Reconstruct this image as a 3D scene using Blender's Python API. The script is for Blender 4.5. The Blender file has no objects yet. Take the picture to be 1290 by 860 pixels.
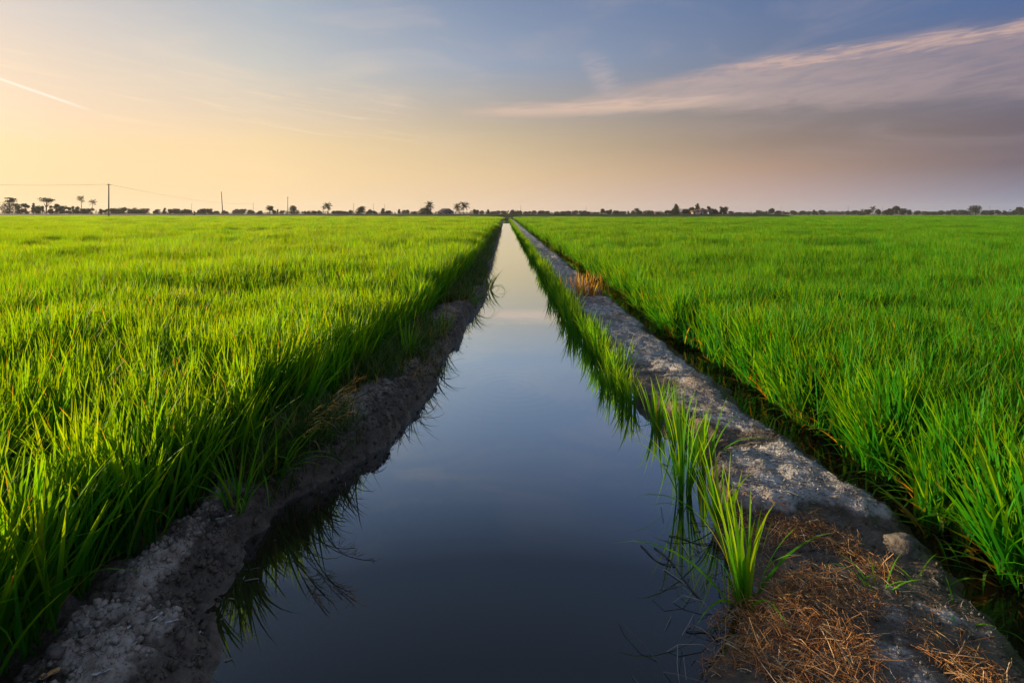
import bpy, math, random
import numpy as np
from mathutils import Vector, Matrix

# ------------------------------------------------------------------ camera, sky, sun, exposure
S = bpy.context.scene
COL = S.collection
R = math.radians
F, XC, YH, H = 645.0, 637.0, 268.5, 1.6      # focal length and horizon of the photograph in its own pixels; eye height in metres
AZ, EL = -64.0, 11.2                          # the sun, left of the view, low

cam = bpy.data.cameras.new('camera')
camo = bpy.data.objects.new('camera', cam); COL.objects.link(camo)
camo.location = (0, 0, H); camo.rotation_euler = (R(90), 0, 0)
cam.sensor_width = 36; cam.lens = 18.0
cam.shift_y = -(430 - YH) / 1290; cam.shift_x = (645 - XC) / 1290
cam.clip_start = 0.05; cam.clip_end = 9000
S.camera = camo
S.render.engine = 'CYCLES'
S.cycles.use_denoising = True
S.cycles.max_bounces = 9; S.cycles.diffuse_bounces = 5; S.cycles.glossy_bounces = 3
S.cycles.transmission_bounces = 4; S.cycles.transparent_max_bounces = 8; S.cycles.volume_bounces = 0
S.cycles.caustics_reflective = False; S.cycles.caustics_refractive = False
S.cycles.sample_clamp_indirect = 6
S.render.resolution_x, S.render.resolution_y = 1024, 682
S.view_settings.view_transform = 'Standard'; S.view_settings.look = 'None'
S.view_settings.exposure = 1.0; S.view_settings.gamma = 1.0

def lin(c):
    return tuple(((v/255.0)/12.92 if v/255.0 <= .04045 else ((v/255.0+.055)/1.055)**2.4) for v in c) + (1.0,)

class NT:
    """small helper for node trees"""
    def __init__(s, tree): s.t = tree; s.n = tree.nodes; s.l = tree.links
    def new(s, typ, **kw):
        x = s.n.new(typ)
        for k, v in kw.items(): setattr(x, k, v)
        return x
    def put(s, sock, v):
        if isinstance(v, bpy.types.NodeSocket): s.l.new(v, sock)
        elif v is not None: sock.default_value = v
    def math(s, op, a, b=None, c=None, clamp=False):
        x = s.new('ShaderNodeMath', operation=op, use_clamp=clamp)
        for i, v in enumerate((a, b, c)): 
            if v is not None: s.put(x.inputs[i], v)
        return x.outputs[0]
    def mr(s, v, a, b, c=0.0, d=1.0, smooth=True):
        x = s.new('ShaderNodeMapRange'); x.interpolation_type = 'SMOOTHSTEP' if smooth else 'LINEAR'
        s.put(x.inputs['Value'], v)
        for k, w in (('From Min', a), ('From Max', b), ('To Min', c), ('To Max', d)): s.put(x.inputs[k], w)
        return x.outputs['Result']
    def mix(s, f, a, b, blend='MIX'):
        x = s.new('ShaderNodeMix', data_type='RGBA', blend_type=blend)
        s.put(x.inputs[0], f); s.put(x.inputs[6], a); s.put(x.inputs[7], b)
        return x.outputs[2]
    def noise(s, vec, scale, detail=4.0, rough=.55, dist=0.0, dims='3D'):
        x = s.new('ShaderNodeTexNoise'); x.noise_dimensions = dims
        if vec is not None: s.l.new(vec, x.inputs['Vector'])
        x.inputs['Scale'].default_value = scale; x.inputs['Detail'].default_value = detail
        x.inputs['Roughness'].default_value = rough; x.inputs['Distortion'].default_value = dist
        return x.outputs['Fac']
    def ramp(s, fac, stops):
        x = s.new('ShaderNodeValToRGB'); e = x.color_ramp.elements
        while len(e) > 1: e.remove(e[-1])
        for i, (p, c) in enumerate(stops):
            k = e[0] if i == 0 else e.new(p)
            k.position = p; k.color = c if len(c) == 4 else tuple(c) + (1.0,)
        s.put(x.inputs[0], fac)
        return x.outputs[0]
    def comb(s, x, y, z=0.0):
        c = s.new('ShaderNodeCombineXYZ'); s.put(c.inputs[0], x); s.put(c.inputs[1], y); s.put(c.inputs[2], z)
        return c.outputs[0]

def build_world():
    w = bpy.data.worlds.new('World'); S.world = w; w.use_nodes = True
    t = NT(w.node_tree); t.n.clear()
    out = t.new('ShaderNodeOutputWorld'); bg = t.new('ShaderNodeBackground')
    t.l.new(bg.outputs[0], out.inputs[0])
    sky = t.new('ShaderNodeTexSky'); sky.sky_type = 'NISHITA'; sky.sun_disc = False
    sky.sun_elevation = R(EL); sky.sun_rotation = R(AZ); sky.dust_density = 3.0; sky.air_density = 1.0
    tc = t.new('ShaderNodeTexCoord'); sp = t.new('ShaderNodeSeparateXYZ'); t.l.new(tc.outputs['Generated'], sp.inputs[0])
    x, y, z = sp.outputs
    D = 180/math.pi
    az = t.math('MULTIPLY', t.math('ARCTAN2', x, y), D)
    el = t.math('MULTIPLY', t.math('ARCSINE', t.math('MINIMUM', t.math('MAXIMUM', z, -1.0), 1.0)), D)
    hl = t.math('MAXIMUM', t.math('SQRT', t.math('ADD', t.math('MULTIPLY', x, x), t.math('MULTIPLY', y, y))), 1e-4)
    cd = t.math('DIVIDE', t.math('ADD', t.math('MULTIPLY', x, math.sin(R(AZ))), t.math('MULTIPLY', y, math.cos(R(AZ)))), hl)
    dl = t.math('MULTIPLY', t.math('ARCCOSINE', t.math('MINIMUM', t.math('MAXIMUM', cd, -1.0), 1.0)), D)   # degrees round from the sun
    f = t.math('DIVIDE', el, 90.0, clamp=True)
    Z = [(45, (124, 142, 172)), (90, (156, 168, 190))]
    cols = [  # degrees from the sun's bearing, then elevation -> colour
        (0,   [(0, (255, 219, 160)), (3, (255, 221, 160)), (6, (255, 221, 164)), (9, (252, 222, 172)), (13, (238, 214, 190)), (17, (220, 205, 196)), (28, (150, 160, 178))] + Z),
        (19,  [(0, (252, 219, 172)), (3, (252, 218, 168)), (5.6, (252, 219, 170)), (8, (249, 218, 186)), (12, (236, 214, 192)), (16.7, (214, 204, 199)), (28, (140, 154, 178))] + Z),
        (38,  [(0, (254, 222, 176)), (3.9, (253, 220, 168)), (7, (248, 217, 168)), (10, (230, 209, 182)), (14.7, (205, 202, 195)), (20.5, (172, 182, 194)), (30, (118, 136, 170))] + Z),
        (64,  [(0, (236, 206, 180)), (4.3, (226, 196, 155)), (7.8, (206, 184, 150)), (11.3, (180, 170, 158)), (16.3, (150, 163, 184)), (22.6, (126, 143, 174)), (32, (104, 124, 160))] + Z),
        (91,  [(0, (192, 176, 176)), (2, (190, 164, 158)), (4.5, (178, 148, 130)), (7, (152, 132, 120)), (10, (138, 128, 128)), (14.7, (116, 128, 154)), (20.5, (98, 119, 158)), (32, (92, 114, 156))] + Z),
        (109, [(0, (148, 156, 182)), (2, (134, 130, 150)), (4, (118, 104, 114)), (7, (112, 100, 110)), (10, (112, 110, 128)), (16.7, (82, 107, 154)), (30, (88, 111, 154))] + Z),
        (180, [(0, (160, 162, 182)), (3, (164, 152, 164)), (8, (166, 156, 168)), (16, (146, 152, 174)), (30, (126, 142, 172))] + Z)]
    prev = None
    for d, st in cols:
        rc = t.ramp(f, [(e/90.0, lin(c)) for e, c in st])
        if prev is None: cur = rc
        else: cur = t.mix(t.mr(dl, prev, d, smooth=False), cur, rc)
        prev = d
    # cirrus: a long veil low on the right, streaks on the left, one vapour trail
    u = t.comb(t.math('MULTIPLY', az, .045), t.math('ADD', t.math('MULTIPLY', el, .30), t.math('MULTIPLY', az, -.022)))
    n1 = t.noise(u, 2.2, 7, .58, .5); n2 = t.noise(u, 6.5, 6, .62, .7)
    lo = t.math('ADD', 11.0, t.math('MULTIPLY', t.math('POWER', t.math('MAXIMUM', az, 0.0), 1.3), -.0135))
    up = t.math('ADD', t.mr(az, 0, 27, 11.9, 15.3), t.mr(az, 36, 50, 0, -.5))
    wob = t.math('MULTIPLY', t.math('SUBTRACT', n1, .5), 2.2)
    e2 = t.math('ADD', el, wob)
    m = t.math('MULTIPLY', t.mr(t.math('SUBTRACT', e2, lo), -.35, .75), t.mr(t.math('SUBTRACT', up, e2), -.5, 1.2))
    m = t.math('MULTIPLY', m, t.math('MULTIPLY', t.mr(az, -7, 6), t.mr(az, 75, 55)))
    n4 = t.noise(u, .9, 3, .5, .8)
    m = t.math('MULTIPLY', m, t.mr(n2, .25, .60, .50, 1.0)); m = t.math('MULTIPLY', m, t.mr(n4, .3, .60, .60, 1.0))
    hi = t.mr(az, 2, 48)
    ccol = t.mix(hi, lin((214, 186, 170)), lin((166, 146, 149)))
    edge = t.math('MULTIPLY', t.mr(t.math('SUBTRACT', up, e2), 1.5, .2), t.mr(az, 12, 22))
    ccol = t.mix(t.math('MULTIPLY', edge, .55), ccol, lin((206, 172, 164)))
    cur = t.mix(t.math('MULTIPLY', m, .66), cur, ccol)
    cu = t.comb(t.math('MULTIPLY', az, .06), t.math('MULTIPLY', t.math('ADD', el, t.math('MULTIPLY', az, -.02)), .55))
    n5 = t.noise(cu, 3.0, 7, .62, .6)
    ln = t.math('ADD', 11.25, t.math('ADD', t.math('MULTIPLY', az, .018), t.math('MULTIPLY', t.math('SUBTRACT', n5, .5), 1.5)))
    cm_ = t.math('MULTIPLY', t.mr(t.math('ABSOLUTE', t.math('SUBTRACT', el, ln)), 1.05, .1), t.math('MULTIPLY', t.mr(az, -7.5, 1), t.mr(az, 34, 14)))
    cur = t.mix(t.math('MULTIPLY', cm_, t.mr(n5, .25, .7, .25, .85)), cur, lin((222, 192, 172)))
    # bright curled rim where the veil ends high on the right
    rl = t.math('ADD', t.math('SUBTRACT', up, .75), t.math('MULTIPLY', t.math('SUBTRACT', n5, .5), 3.4))
    rm = t.math('MULTIPLY', t.mr(t.math('ABSOLUTE', t.math('SUBTRACT', el, rl)), .85, .05), t.math('MULTIPLY', t.mr(az, 14, 30), t.mr(az, 62, 48)))
    cur = t.mix(t.math('MULTIPLY', rm, t.mr(n2, .3, .62, .1, .75)), cur, lin((214, 180, 166)))
    # faint uneven veils all round
    vv = t.noise(t.comb(t.math('MULTIPLY', az, .035), t.math('MULTIPLY', el, .16)), 1.6, 6, .6, .8)
    vm = t.math('MULTIPLY', t.mr(vv, .45, .72), t.math('MULTIPLY', t.mr(el, 2.5, 7), t.mr(el, 40, 18)))
    cur = t.mix(t.math('MULTIPLY', vm, .17), cur, t.mix(t.mr(az, -25, 20), lin((255, 226, 196)), lin((196, 176, 178))))
    # small upright wisp at the veil's left end
    wz = t.math('ADD', az, t.math('ADD', t.math('MULTIPLY', t.math('SUBTRACT', el, 15.0), .55), t.math('MULTIPLY', wob, 1.6)))
    wm = t.math('MULTIPLY', t.mr(t.math('ABSOLUTE', t.math('SUBTRACT', wz, 10.5)), 2.4, .2), t.math('MULTIPLY', t.mr(el, 11.5, 13.5), t.mr(el, 18.5, 15.5)))
    cur = t.mix(t.math('MULTIPLY', wm, t.mr(n2, .3, .7, .1, .5)), cur, lin((196, 180, 180)))
    # thin high streaks
    sv = t.comb(t.math('MULTIPLY', az, .05), t.math('MULTIPLY', t.math('ADD', el, t.math('MULTIPLY', az, .10)), .75))
    n3 = t.noise(sv, 2.4, 6, .6, .4)
    sm = t.math('MULTIPLY', t.mr(n3, .50, .72), t.math('MULTIPLY', t.mr(el, 6, 8.5), t.mr(el, 16, 10.5)))
    sm = t.math('MULTIPLY', sm, t.mr(az, -6, -18, .0, .42))
    cur = t.mix(sm, cur, lin((255, 226, 188)))
    # vapour trail
    k = (8.7 - 10.6) / (-38.5 + 44.8)
    off = t.math('SUBTRACT', el, t.math('ADD', 10.6, t.math('MULTIPLY', t.math('ADD', az, 44.8), k)))
    tm = t.math('MULTIPLY', t.mr(t.math('ABSOLUTE', off), .16, .03), t.mr(az, -38.2, -41.5))
    tm = t.math('MULTIPLY', tm, t.mr(az, -75, -60))
    cur = t.mix(t.math('MULTIPLY', tm, .75), cur, lin((255, 244, 226)))
    # the modelled evening haze, laid over the physical sky
    haze = t.new('ShaderNodeVectorMath', operation='SCALE'); t.l.new(cur, haze.inputs[0]); haze.inputs['Scale'].default_value = 5.0
    fin = t.mix(.97, sky.outputs[0], haze.outputs[0])
    t.l.new(fin, bg.inputs['Color']); bg.inputs['Strength'].default_value = 0.1
build_world()

sl = bpy.data.lights.new('sun', 'SUN'); sl.energy = 5.0; sl.angle = R(.6); sl.color = (1.0, .75, .43)
so = bpy.data.objects.new('sun', sl); COL.objects.link(so)
SD = Vector((math.sin(R(AZ))*math.cos(R(EL)), math.cos(R(AZ))*math.cos(R(EL)), math.sin(R(EL))))
so.rotation_euler = SD.to_track_quat('Z', 'Y').to_euler(); so.location = (-40, 30, 30)

# ------------------------------------------------------------------ helpers
rng = np.random.default_rng(7); random.seed(7)

def at(px, py, z=0.0):
    """the point at height z that the photograph shows at pixel px, py"""
    Y = F*(H - z)/(py - YH)
    return ((px - XC)*Y/F, Y, z)

def mesh(name, V, Fq, mat, attrs=None, smooth=False):
    V = np.asarray(V, np.float32)
    me = bpy.data.meshes.new(name)
    if isinstance(Fq, np.ndarray):
        k = Fq.shape[1]; fl = Fq.astype(np.int32).ravel(); n = len(Fq)
        st = np.arange(n, dtype=np.int32)*k
    else:
        fl = np.array([i for f in Fq for i in f], np.int32); n = len(Fq)
        ln = np.array([len(f) for f in Fq], np.int32); st = np.concatenate(([0], np.cumsum(ln)[:-1])).astype(np.int32)
    me.vertices.add(len(V)); me.vertices.foreach_set('co', V.ravel())
    me.loops.add(len(fl)); me.loops.foreach_set('vertex_index', fl)
    me.polygons.add(n); me.polygons.foreach_set('loop_start', st)
    if smooth: me.polygons.foreach_set('use_smooth', np.ones(n, bool))
    for k2, v in (attrs or {}).items():
        a = me.attributes.new(k2, 'FLOAT', 'POINT'); a.data.foreach_set('value', np.asarray(v, np.float32))
    me.update(calc_edges=True); me.validate()
    if mat: me.materials.append(mat)
    return me

def obj(name, me, parent=None, loc=(0, 0, 0), rz=0.0, link=True):
    o = bpy.data.objects.new(name, me); o.location = loc; o.rotation_euler = (0, 0, rz)
    if link: COL.objects.link(o)
    if parent: o.parent = parent
    return o

def tag(o, label=None, cat=None, group=None, kind=None):
    if label: o['label'] = label
    if cat: o['category'] = cat
    if group: o['group'] = group
    if kind: o['kind'] = kind
    return o

def dup(root, loc, rz, scale, label=None, group=None):
    c = root.copy(); COL.objects.link(c); c.location = loc; c.rotation_euler = (0, 0, rz); c.scale = (scale,)*3
    if label: c['label'] = label
    if group: c['group'] = group
    for ch in root.children:
        d = ch.copy(); COL.objects.link(d); d.parent = c
    return c

class MB:
    """collects simple solids into one mesh"""
    def __init__(s): s.V = []; s.F = []
    def add(s, V, Fs):
        b = len(s.V); s.V += [tuple(v) for v in V]; s.F += [tuple(i + b for i in f) for f in Fs]
        return s
    def box(s, c, d, rz=0.0):
        x, y, z = (v/2 for v in d); ca, sa = math.cos(rz), math.sin(rz)
        V = []
        for sx, sy, sz in ((-1,-1,-1),(1,-1,-1),(1,1,-1),(-1,1,-1),(-1,-1,1),(1,-1,1),(1,1,1),(-1,1,1)):
            px, py = sx*x, sy*y
            V.append((c[0]+px*ca-py*sa, c[1]+px*sa+py*ca, c[2]+sz*z))
        return s.add(V, [(0,3,2,1),(4,5,6,7),(0,1,5,4),(1,2,6,5),(2,3,7,6),(3,0,4,7)])
    def tube(s, pts, rad, n=6, caps=True):
        pts = [Vector(p) for p in pts]
        rad = [rad]*len(pts) if not hasattr(rad, '__len__') else rad
        V = []
        for i, p in enumerate(pts):
            d = (pts[min(i+1, len(pts)-1)] - pts[max(i-1, 0)]).normalized()
            a = d.cross(Vector((0, 0, 1)) if abs(d.z) < .9 else Vector((1, 0, 0))).normalized(); b = d.cross(a)
            for k in range(n):
                q = 2*math.pi*k/n; V.append(p + (a*math.cos(q) + b*math.sin(q))*rad[i])
        Fs = [(i*n+k, i*n+(k+1) % n, (i+1)*n+(k+1) % n, (i+1)*n+k) for i in range(len(pts)-1) for k in range(n)]
        if caps: Fs += [tuple(range(n))[::-1], tuple((len(pts)-1)*n + k for k in range(n))]
        return s.add(V, Fs)
    def build(s, name, mat, parent=None, loc=(0,0,0), rz=0.0, smooth=False):
        return obj(name, mesh(name, s.V, s.F, mat, smooth=smooth), parent, loc, rz)

def hash2(ix, iy, seed):
    h = (ix*374761393 + iy*668265263 + seed*1442695041) & 0x7fffffff
    h = ((h ^ (h >> 13))*1274126177) & 0x7fffffff
    return ((h ^ (h >> 16)) & 0xffff)/65535.0
def vnoise(x, y, seed=0):
    x = np.asarray(x, float); y = np.asarray(y, float)
    ix = np.floor(x).astype(np.int64); iy = np.floor(y).astype(np.int64); fx = x-ix; fy = y-iy
    fx = fx*fx*(3-2*fx); fy = fy*fy*(3-2*fy)
    a = hash2(ix, iy, seed); b = hash2(ix+1, iy, seed); c = hash2(ix, iy+1, seed); d = hash2(ix+1, iy+1, seed)
    return (a*(1-fx)+b*fx)*(1-fy) + (c*(1-fx)+d*fx)*fy - .5
def fbm(x, y, oct=4, seed=0, gain=.5):
    s = 0; a = 1.0
    for o in range(oct):
        s = s + a*vnoise(x*2**o + 13.7*o, y*2**o - 7.1*o, seed+o); a *= gain
    return s
def sstep(a, b, x):
    t = np.clip((x-a)/(b-a), 0, 1); return t*t*(3-2*t)

# ------------------------------------------------------------------ materials
def material(name):
    m = bpy.data.materials.new(name); m.use_nodes = True
    t = NT(m.node_tree); t.n.clear()
    return m, t, t.new('ShaderNodeOutputMaterial')

def leaf_mat(name, stops, tip=None, brown=0.0, trans=.42, tcol=(1.25, 1.1, .6), var=.25, rough=.58, rcol=(1, 1, 1)):
    """stops: colours picked by each leaf's own random number; tip: what the colour runs to at the point of the leaf"""
    m, t, out = material(name)
    a = t.new('ShaderNodeAttribute', attribute_name='lv'); u = t.new('ShaderNodeAttribute', attribute_name='lu')
    oi = t.new('ShaderNodeObjectInfo')
    c = t.ramp(a.outputs['Fac'], stops)
    if tip: c = t.mix(t.mr(u.outputs['Fac'], .35, 1.0), c, tip + (1,))
    if brown:
        bt = t.math('MULTIPLY', t.mr(u.outputs['Fac'], .84, .97), t.math('GREATER_THAN', t.math('FRACT', t.math('MULTIPLY', a.outputs['Fac'], 37.7)), 1-brown))
        c = t.mix(bt, c, (.34, .22, .06, 1))
        pn = t.noise(oi.outputs['Location'], .22, 4, .6)
        c = t.mix(t.mr(pn, .50, .74, 0, .55), c, (.105, .27, .006, 1))
        c = t.mix(t.mr(pn, .46, .28, 0, .5), c, (.018, .150, .006, 1))
    hs = t.new('ShaderNodeHueSaturation'); t.l.new(c, hs.inputs['Color'])
    t.l.new(t.mr(oi.outputs['Random'], 0, 1, 1-var, 1+var, False), hs.inputs['Value'])
    t.l.new(t.mr(t.math('FRACT', t.math('MULTIPLY', oi.outputs['Random'], 7.13)), 0, 1, .485, .512, False), hs.inputs['Hue'])
    c = hs.outputs[0]
    p = t.new('ShaderNodeBsdfPrincipled'); p.inputs['Roughness'].default_value = rough
    rm = t.new('ShaderNodeVectorMath', operation='MULTIPLY'); t.l.new(c, rm.inputs[0]); rm.inputs[1].default_value = rcol; t.l.new(rm.outputs[0], p.inputs['Base Color'])
    p.inputs['Specular IOR Level'].default_value = .17
    tr = t.new('ShaderNodeBsdfTranslucent')
    vm = t.new('ShaderNodeVectorMath', operation='MULTIPLY'); t.l.new(c, vm.inputs[0]); vm.inputs[1].default_value = tcol
    t.l.new(vm.outputs[0], tr.inputs['Color'])
    mx = t.new('ShaderNodeMixShader'); mx.inputs[0].default_value = trans
    t.l.new(p.outputs[0], mx.inputs[1]); t.l.new(tr.outputs[0], mx.inputs[2]); t.l.new(mx.outputs[0], out.inputs[0])
    return m

def plain_mat(name, c1, c2, scale=3.0, rough=.8, bump=.0, spec=.3):
    m, t, out = material(name)
    tc = t.new('ShaderNodeTexCoord')
    n = t.noise(tc.outputs['Object'], scale, 5, .6)
    p = t.new('ShaderNodeBsdfPrincipled'); t.l.new(t.mix(t.mr(n, .3, .7), c1 + (1,), c2 + (1,)), p.inputs['Base Color'])
    p.inputs['Roughness'].default_value = rough; p.inputs['Specular IOR Level'].default_value = spec
    if bump:
        b = t.new('ShaderNodeBump'); b.inputs['Strength'].default_value = bump; b.inputs['Distance'].default_value = .02
        t.l.new(n, b.inputs['Height']); t.l.new(b.outputs[0], p.inputs['Normal'])
    t.l.new(p.outputs[0], out.inputs[0])
    return m

def mud_mat(name, dry1, dry2):
    """mud that is dark and shiny where the canal keeps it wet and pale with a crust where it has dried"""
    m, t, out = material(name)
    g = t.new('ShaderNodeNewGeometry'); sp = t.new('ShaderNodeSeparateXYZ'); t.l.new(g.outputs['Position'], sp.inputs[0])
    P = g.outputs['Position']
    big = t.noise(P, 2.6, 4, .55); mid = t.noise(P, 14, 5, .62); fine = t.noise(P, 75, 4, .65)
    vo = t.new('ShaderNodeTexVoronoi'); vo.inputs['Scale'].default_value = 60; t.l.new(P, vo.inputs['Vector'])
    a = t.new('ShaderNodeAttribute', attribute_name='dry')
    dr = t.math('ADD', a.outputs['Fac'], t.math('ADD', t.math('MULTIPLY', t.math('SUBTRACT', big, .5), 1.5), t.math('MULTIPLY', t.math('SUBTRACT', mid, .5), .9)))
    dry = t.mr(dr, .3, .75)
    c = t.mix(t.mr(mid, .32, .68), dry1 + (1,), dry2 + (1,))
    pt = t.noise(P, 1.7, 5, .6); c = t.mix(t.mr(pt, .48, .66, 0, .75), c, (.150, .110, .082, 1))      # damp brown patches
    c = t.mix(t.mr(fine, .56, .74, 0, .7), c, (.44, .43, .43, 1))          # pale crumbs of crust
    c = t.mix(t.mr(fine, .42, .30), c, (.055, .045, .038, 1))        # pores
    wet = t.mix(t.mr(mid, .3, .7), (.052, .040, .030, 1), (.125, .100, .078, 1))
    c = t.mix(dry, wet, c)
    p = t.new('ShaderNodeBsdfPrincipled'); t.l.new(c, p.inputs['Base Color'])
    t.l.new(t.mr(dry, 0, 1, .48, .9, False), p.inputs['Roughness']); p.inputs['Specular IOR Level'].default_value = .3
    hsum = t.math('ADD', t.math('MULTIPLY', mid, .8), t.math('ADD', t.math('MULTIPLY', fine, .5), t.math('MULTIPLY', vo.outputs['Distance'], .25)))
    b = t.new('ShaderNodeBump'); b.inputs['Strength'].default_value = .8; b.inputs['Distance'].default_value = .018
    t.l.new(hsum, b.inputs['Height']); t.l.new(b.outputs[0], p.inputs['Normal'])
    t.l.new(p.outputs[0], out.inputs[0])
    return m

def water_mat(name, deep, cover, ripples=True, shine=1.0):
    m, t, out = material(name)
    g = t.new('ShaderNodeNewGeometry'); P = g.outputs['Position']
    mp = t.new('ShaderNodeMapping'); t.l.new(P, mp.inputs[0]); mp.inputs['Scale'].default_value = (.8, 1.0, 1.0)
    h = t.math('MULTIPLY', t.noise(mp.outputs[0], 2.2, 1, .4), .6)
    if ripples:                                                     # faint rings spreading from a point under the left bank
        sp = t.new('ShaderNodeSeparateXYZ'); t.l.new(P, sp.inputs[0])
        dx = t.math('SUBTRACT', sp.outputs[0], .05); dy = t.math('SUBTRACT', sp.outputs[1], 4.7)
        r = t.math('SQRT', t.math('ADD', t.math('MULTIPLY', dx, dx), t.math('MULTIPLY', dy, dy)))
        wv = t.math('MULTIPLY', t.math('SINE', t.math('MULTIPLY', r, 58.0)), t.math('MULTIPLY', t.mr(r, 1.5, .25), .10))
        h = t.math('ADD', h, wv)
    b = t.new('ShaderNodeBump'); b.inputs['Strength'].default_value = .05; b.inputs['Distance'].default_value = .010
    t.l.new(h, b.inputs['Height'])
    df = t.new('ShaderNodeBsdfDiffuse'); df.inputs['Color'].default_value = deep + (1,)
    gl = t.new('ShaderNodeBsdfGlossy'); gl.inputs['Roughness'].default_value = .008; gl.inputs['Color'].default_value = (.87, .97, 1.0, 1); t.l.new(b.outputs[0], gl.inputs['Normal'])
    dt = t.new('ShaderNodeVectorMath', operation='DOT_PRODUCT'); t.l.new(g.outputs['Incoming'], dt.inputs[0]); t.l.new(b.outputs[0], dt.inputs[1])
    fr = t.ramp(t.math('ABSOLUTE', dt.outputs['Value']), [(0, (1,)*3), (.10, (1,)*3), (.24, (.97*shine,)*3), (.39, (.66*shine,)*3), (.56, (.135*shine,)*3), (.66, (.065*shine,)*3), (1, (.035*shine,)*3)])
    tr = t.new('ShaderNodeBsdfTransparent'); tr.inputs[0].default_value = (.62, .52, .40, 1)
    mx = t.new('ShaderNodeMixShader'); mx.inputs[0].default_value = cover
    t.l.new(tr.outputs[0], mx.inputs[1]); t.l.new(df.outputs[0], mx.inputs[2])
    m2 = t.new('ShaderNodeMixShader'); t.l.new(fr, m2.inputs[0]); t.l.new(mx.outputs[0], m2.inputs[1]); t.l.new(gl.outputs[0], m2.inputs[2])
    t.l.new(m2.outputs[0], out.inputs[0])
    return m

GREEN = [(0, (.018, .135, .009)), (.35, (.028, .205, .010)), (.7, (.050, .270, .010)), (.93, (.095, .30, .009)), (.965, (.32, .24, .04)), (1, (.36, .22, .05))]
M = {
 'rice': leaf_mat('rice_leaf', GREEN, (.115, .34, .004), brown=.07, trans=.52, tcol=(2.75, 1.5, .30), rcol=(.40, .92, .9)),  # transmission tint pushed yellow, carrying part of the left field's warm backlight
 'rice_less_lit': leaf_mat('less_lit_rice_leaf', [(p, (c[0]*.85, c[1]*.86, c[2]) if p < .95 else c) for p, c in GREEN], (.10, .31, .004), brown=.10, trans=.50, tcol=(2.3, 1.45, .30), rcol=(.40, .86, .9)),  # same rice darkened and greened; the right field's weaker backlight put into colour
 'tuft': leaf_mat('tuft_leaf', [(0, (.045, .19, .008)), (.5, (.085, .29, .010)), (.85, (.14, .33, .010)), (1, (.30, .27, .03))], (.18, .32, .008), var=.1, brown=.10, trans=.5, tcol=(1.5, 1.35, .4), rcol=(.75, 1.15, 1)),
 'weed': leaf_mat('weed_leaf', [(0, (.028, .085, .018)), (.5, (.045, .125, .020)), (.85, (.09, .16, .025)), (1, (.30, .21, .08))], None, trans=.3, var=.15),
 'tan': leaf_mat('dry_leaf', [(0, (.30, .16, .04)), (.5, (.50, .32, .08)), (1, (.64, .44, .12))], None, trans=.5, tcol=(1.25, 1.15, .7), var=.1, rough=.7),
 'straw': leaf_mat('straw_stalk', [(0, (.14, .060, .022)), (.45, (.42, .195, .068)), (.8, (.62, .35, .13)), (1, (.66, .54, .36))], None, trans=.1, tcol=(1, .8, .6), var=.0, rough=.75),
 'fleck': leaf_mat('dead_stem', [(0, (.08, .07, .06)), (.6, (.22, .205, .19)), (1, (.40, .38, .36))], None, trans=.05, tcol=(1, 1, 1), var=.0, rough=.8),
 'mudL': mud_mat('dark_bank_mud', (.205, .166, .135), (.37, .328, .29)),
 'mudR': mud_mat('pale_bank_mud', (.25, .245, .250), (.40, .395, .405)),
 'soil': plain_mat('paddy_soil', (.028, .030, .012), (.05, .055, .018), .7, .9),
 'ground': plain_mat('far_ground', (.035, .055, .016), (.06, .085, .022), .02, .95),
 'dike': plain_mat('dike_turf', (.018, .032, .010), (.04, .062, .018), .25, .95),
 'water': water_mat('canal_water', (.017, .013, .009), .76),
 'ditch': water_mat('ditch_water', (.020, .014, .007), .80, False, .26),
 'clod': plain_mat('dry_clod', (.07, .06, .052), (.145, .13, .118), 30, .9, .6),
 'scrap': plain_mat('pale_scrap', (.38, .38, .38), (.56, .56, .55), 20, .6),
 'leafdry': plain_mat('orange_dead_leaf', (.48, .26, .10), (.60, .36, .16), 25, .7),
 'bark': plain_mat('bark', (.06, .045, .035), (.12, .095, .075), 3, .9),
 'pole': plain_mat('pole_concrete', (.16, .12, .095), (.22, .17, .14), 2, .85),
 'wire': plain_mat('wire', (.05, .045, .04), (.07, .06, .05), 2, .5),
 'roofdark': plain_mat('roof_dark', (.045, .04, .045), (.07, .06, .062), 2, .7),
 'roofred': plain_mat('roof_rust', (.13, .06, .05), (.18, .09, .07), 2, .8),
 'wallblue': plain_mat('wall_greyblue', (.20, .22, .30), (.26, .28, .36), 2, .8),
 'wallpale': plain_mat('wall_pale', (.58, .62, .68), (.68, .71, .76), 2, .8),
 'wallcream': plain_mat('wall_cream', (.28, .23, .155), (.33, .27, .19), 2, .8),
 'glass': plain_mat('window_dark', (.02, .022, .026), (.03, .033, .04), 2, .15, 0, .6),
 'wood': plain_mat('old_wood', (.05, .042, .035), (.09, .075, .06), 6, .85),
 'cloth': plain_mat('dark_cloth', (.03, .028, .04), (.05, .045, .06), 5, .9),
 'skin': plain_mat('skin', (.24, .13, .085), (.28, .16, .10), 5, .6),
 'metal': plain_mat('painted_metal', (.03, .03, .035), (.05, .05, .055), 5, .35, 0, .6),
 'rubber': plain_mat('rubber', (.015, .015, .015), (.025, .025, .025), 5, .8),
 'bird': plain_mat('white_feathers', (.74, .74, .72), (.82, .82, .80), 5, .8),
 'beak': plain_mat('beak', (.50, .34, .06), (.55, .38, .08), 5, .6),
}
for i, (a, b) in enumerate([((.011, .018, .006), (.028, .042, .012)), ((.014, .021, .008), (.031, .041, .015)), ((.009, .017, .008), (.022, .036, .015))]):
    M['crown%d' % i] = leaf_mat('crown_foliage', [(0, a), (1, b)], None, trans=.25, var=.15)
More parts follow.
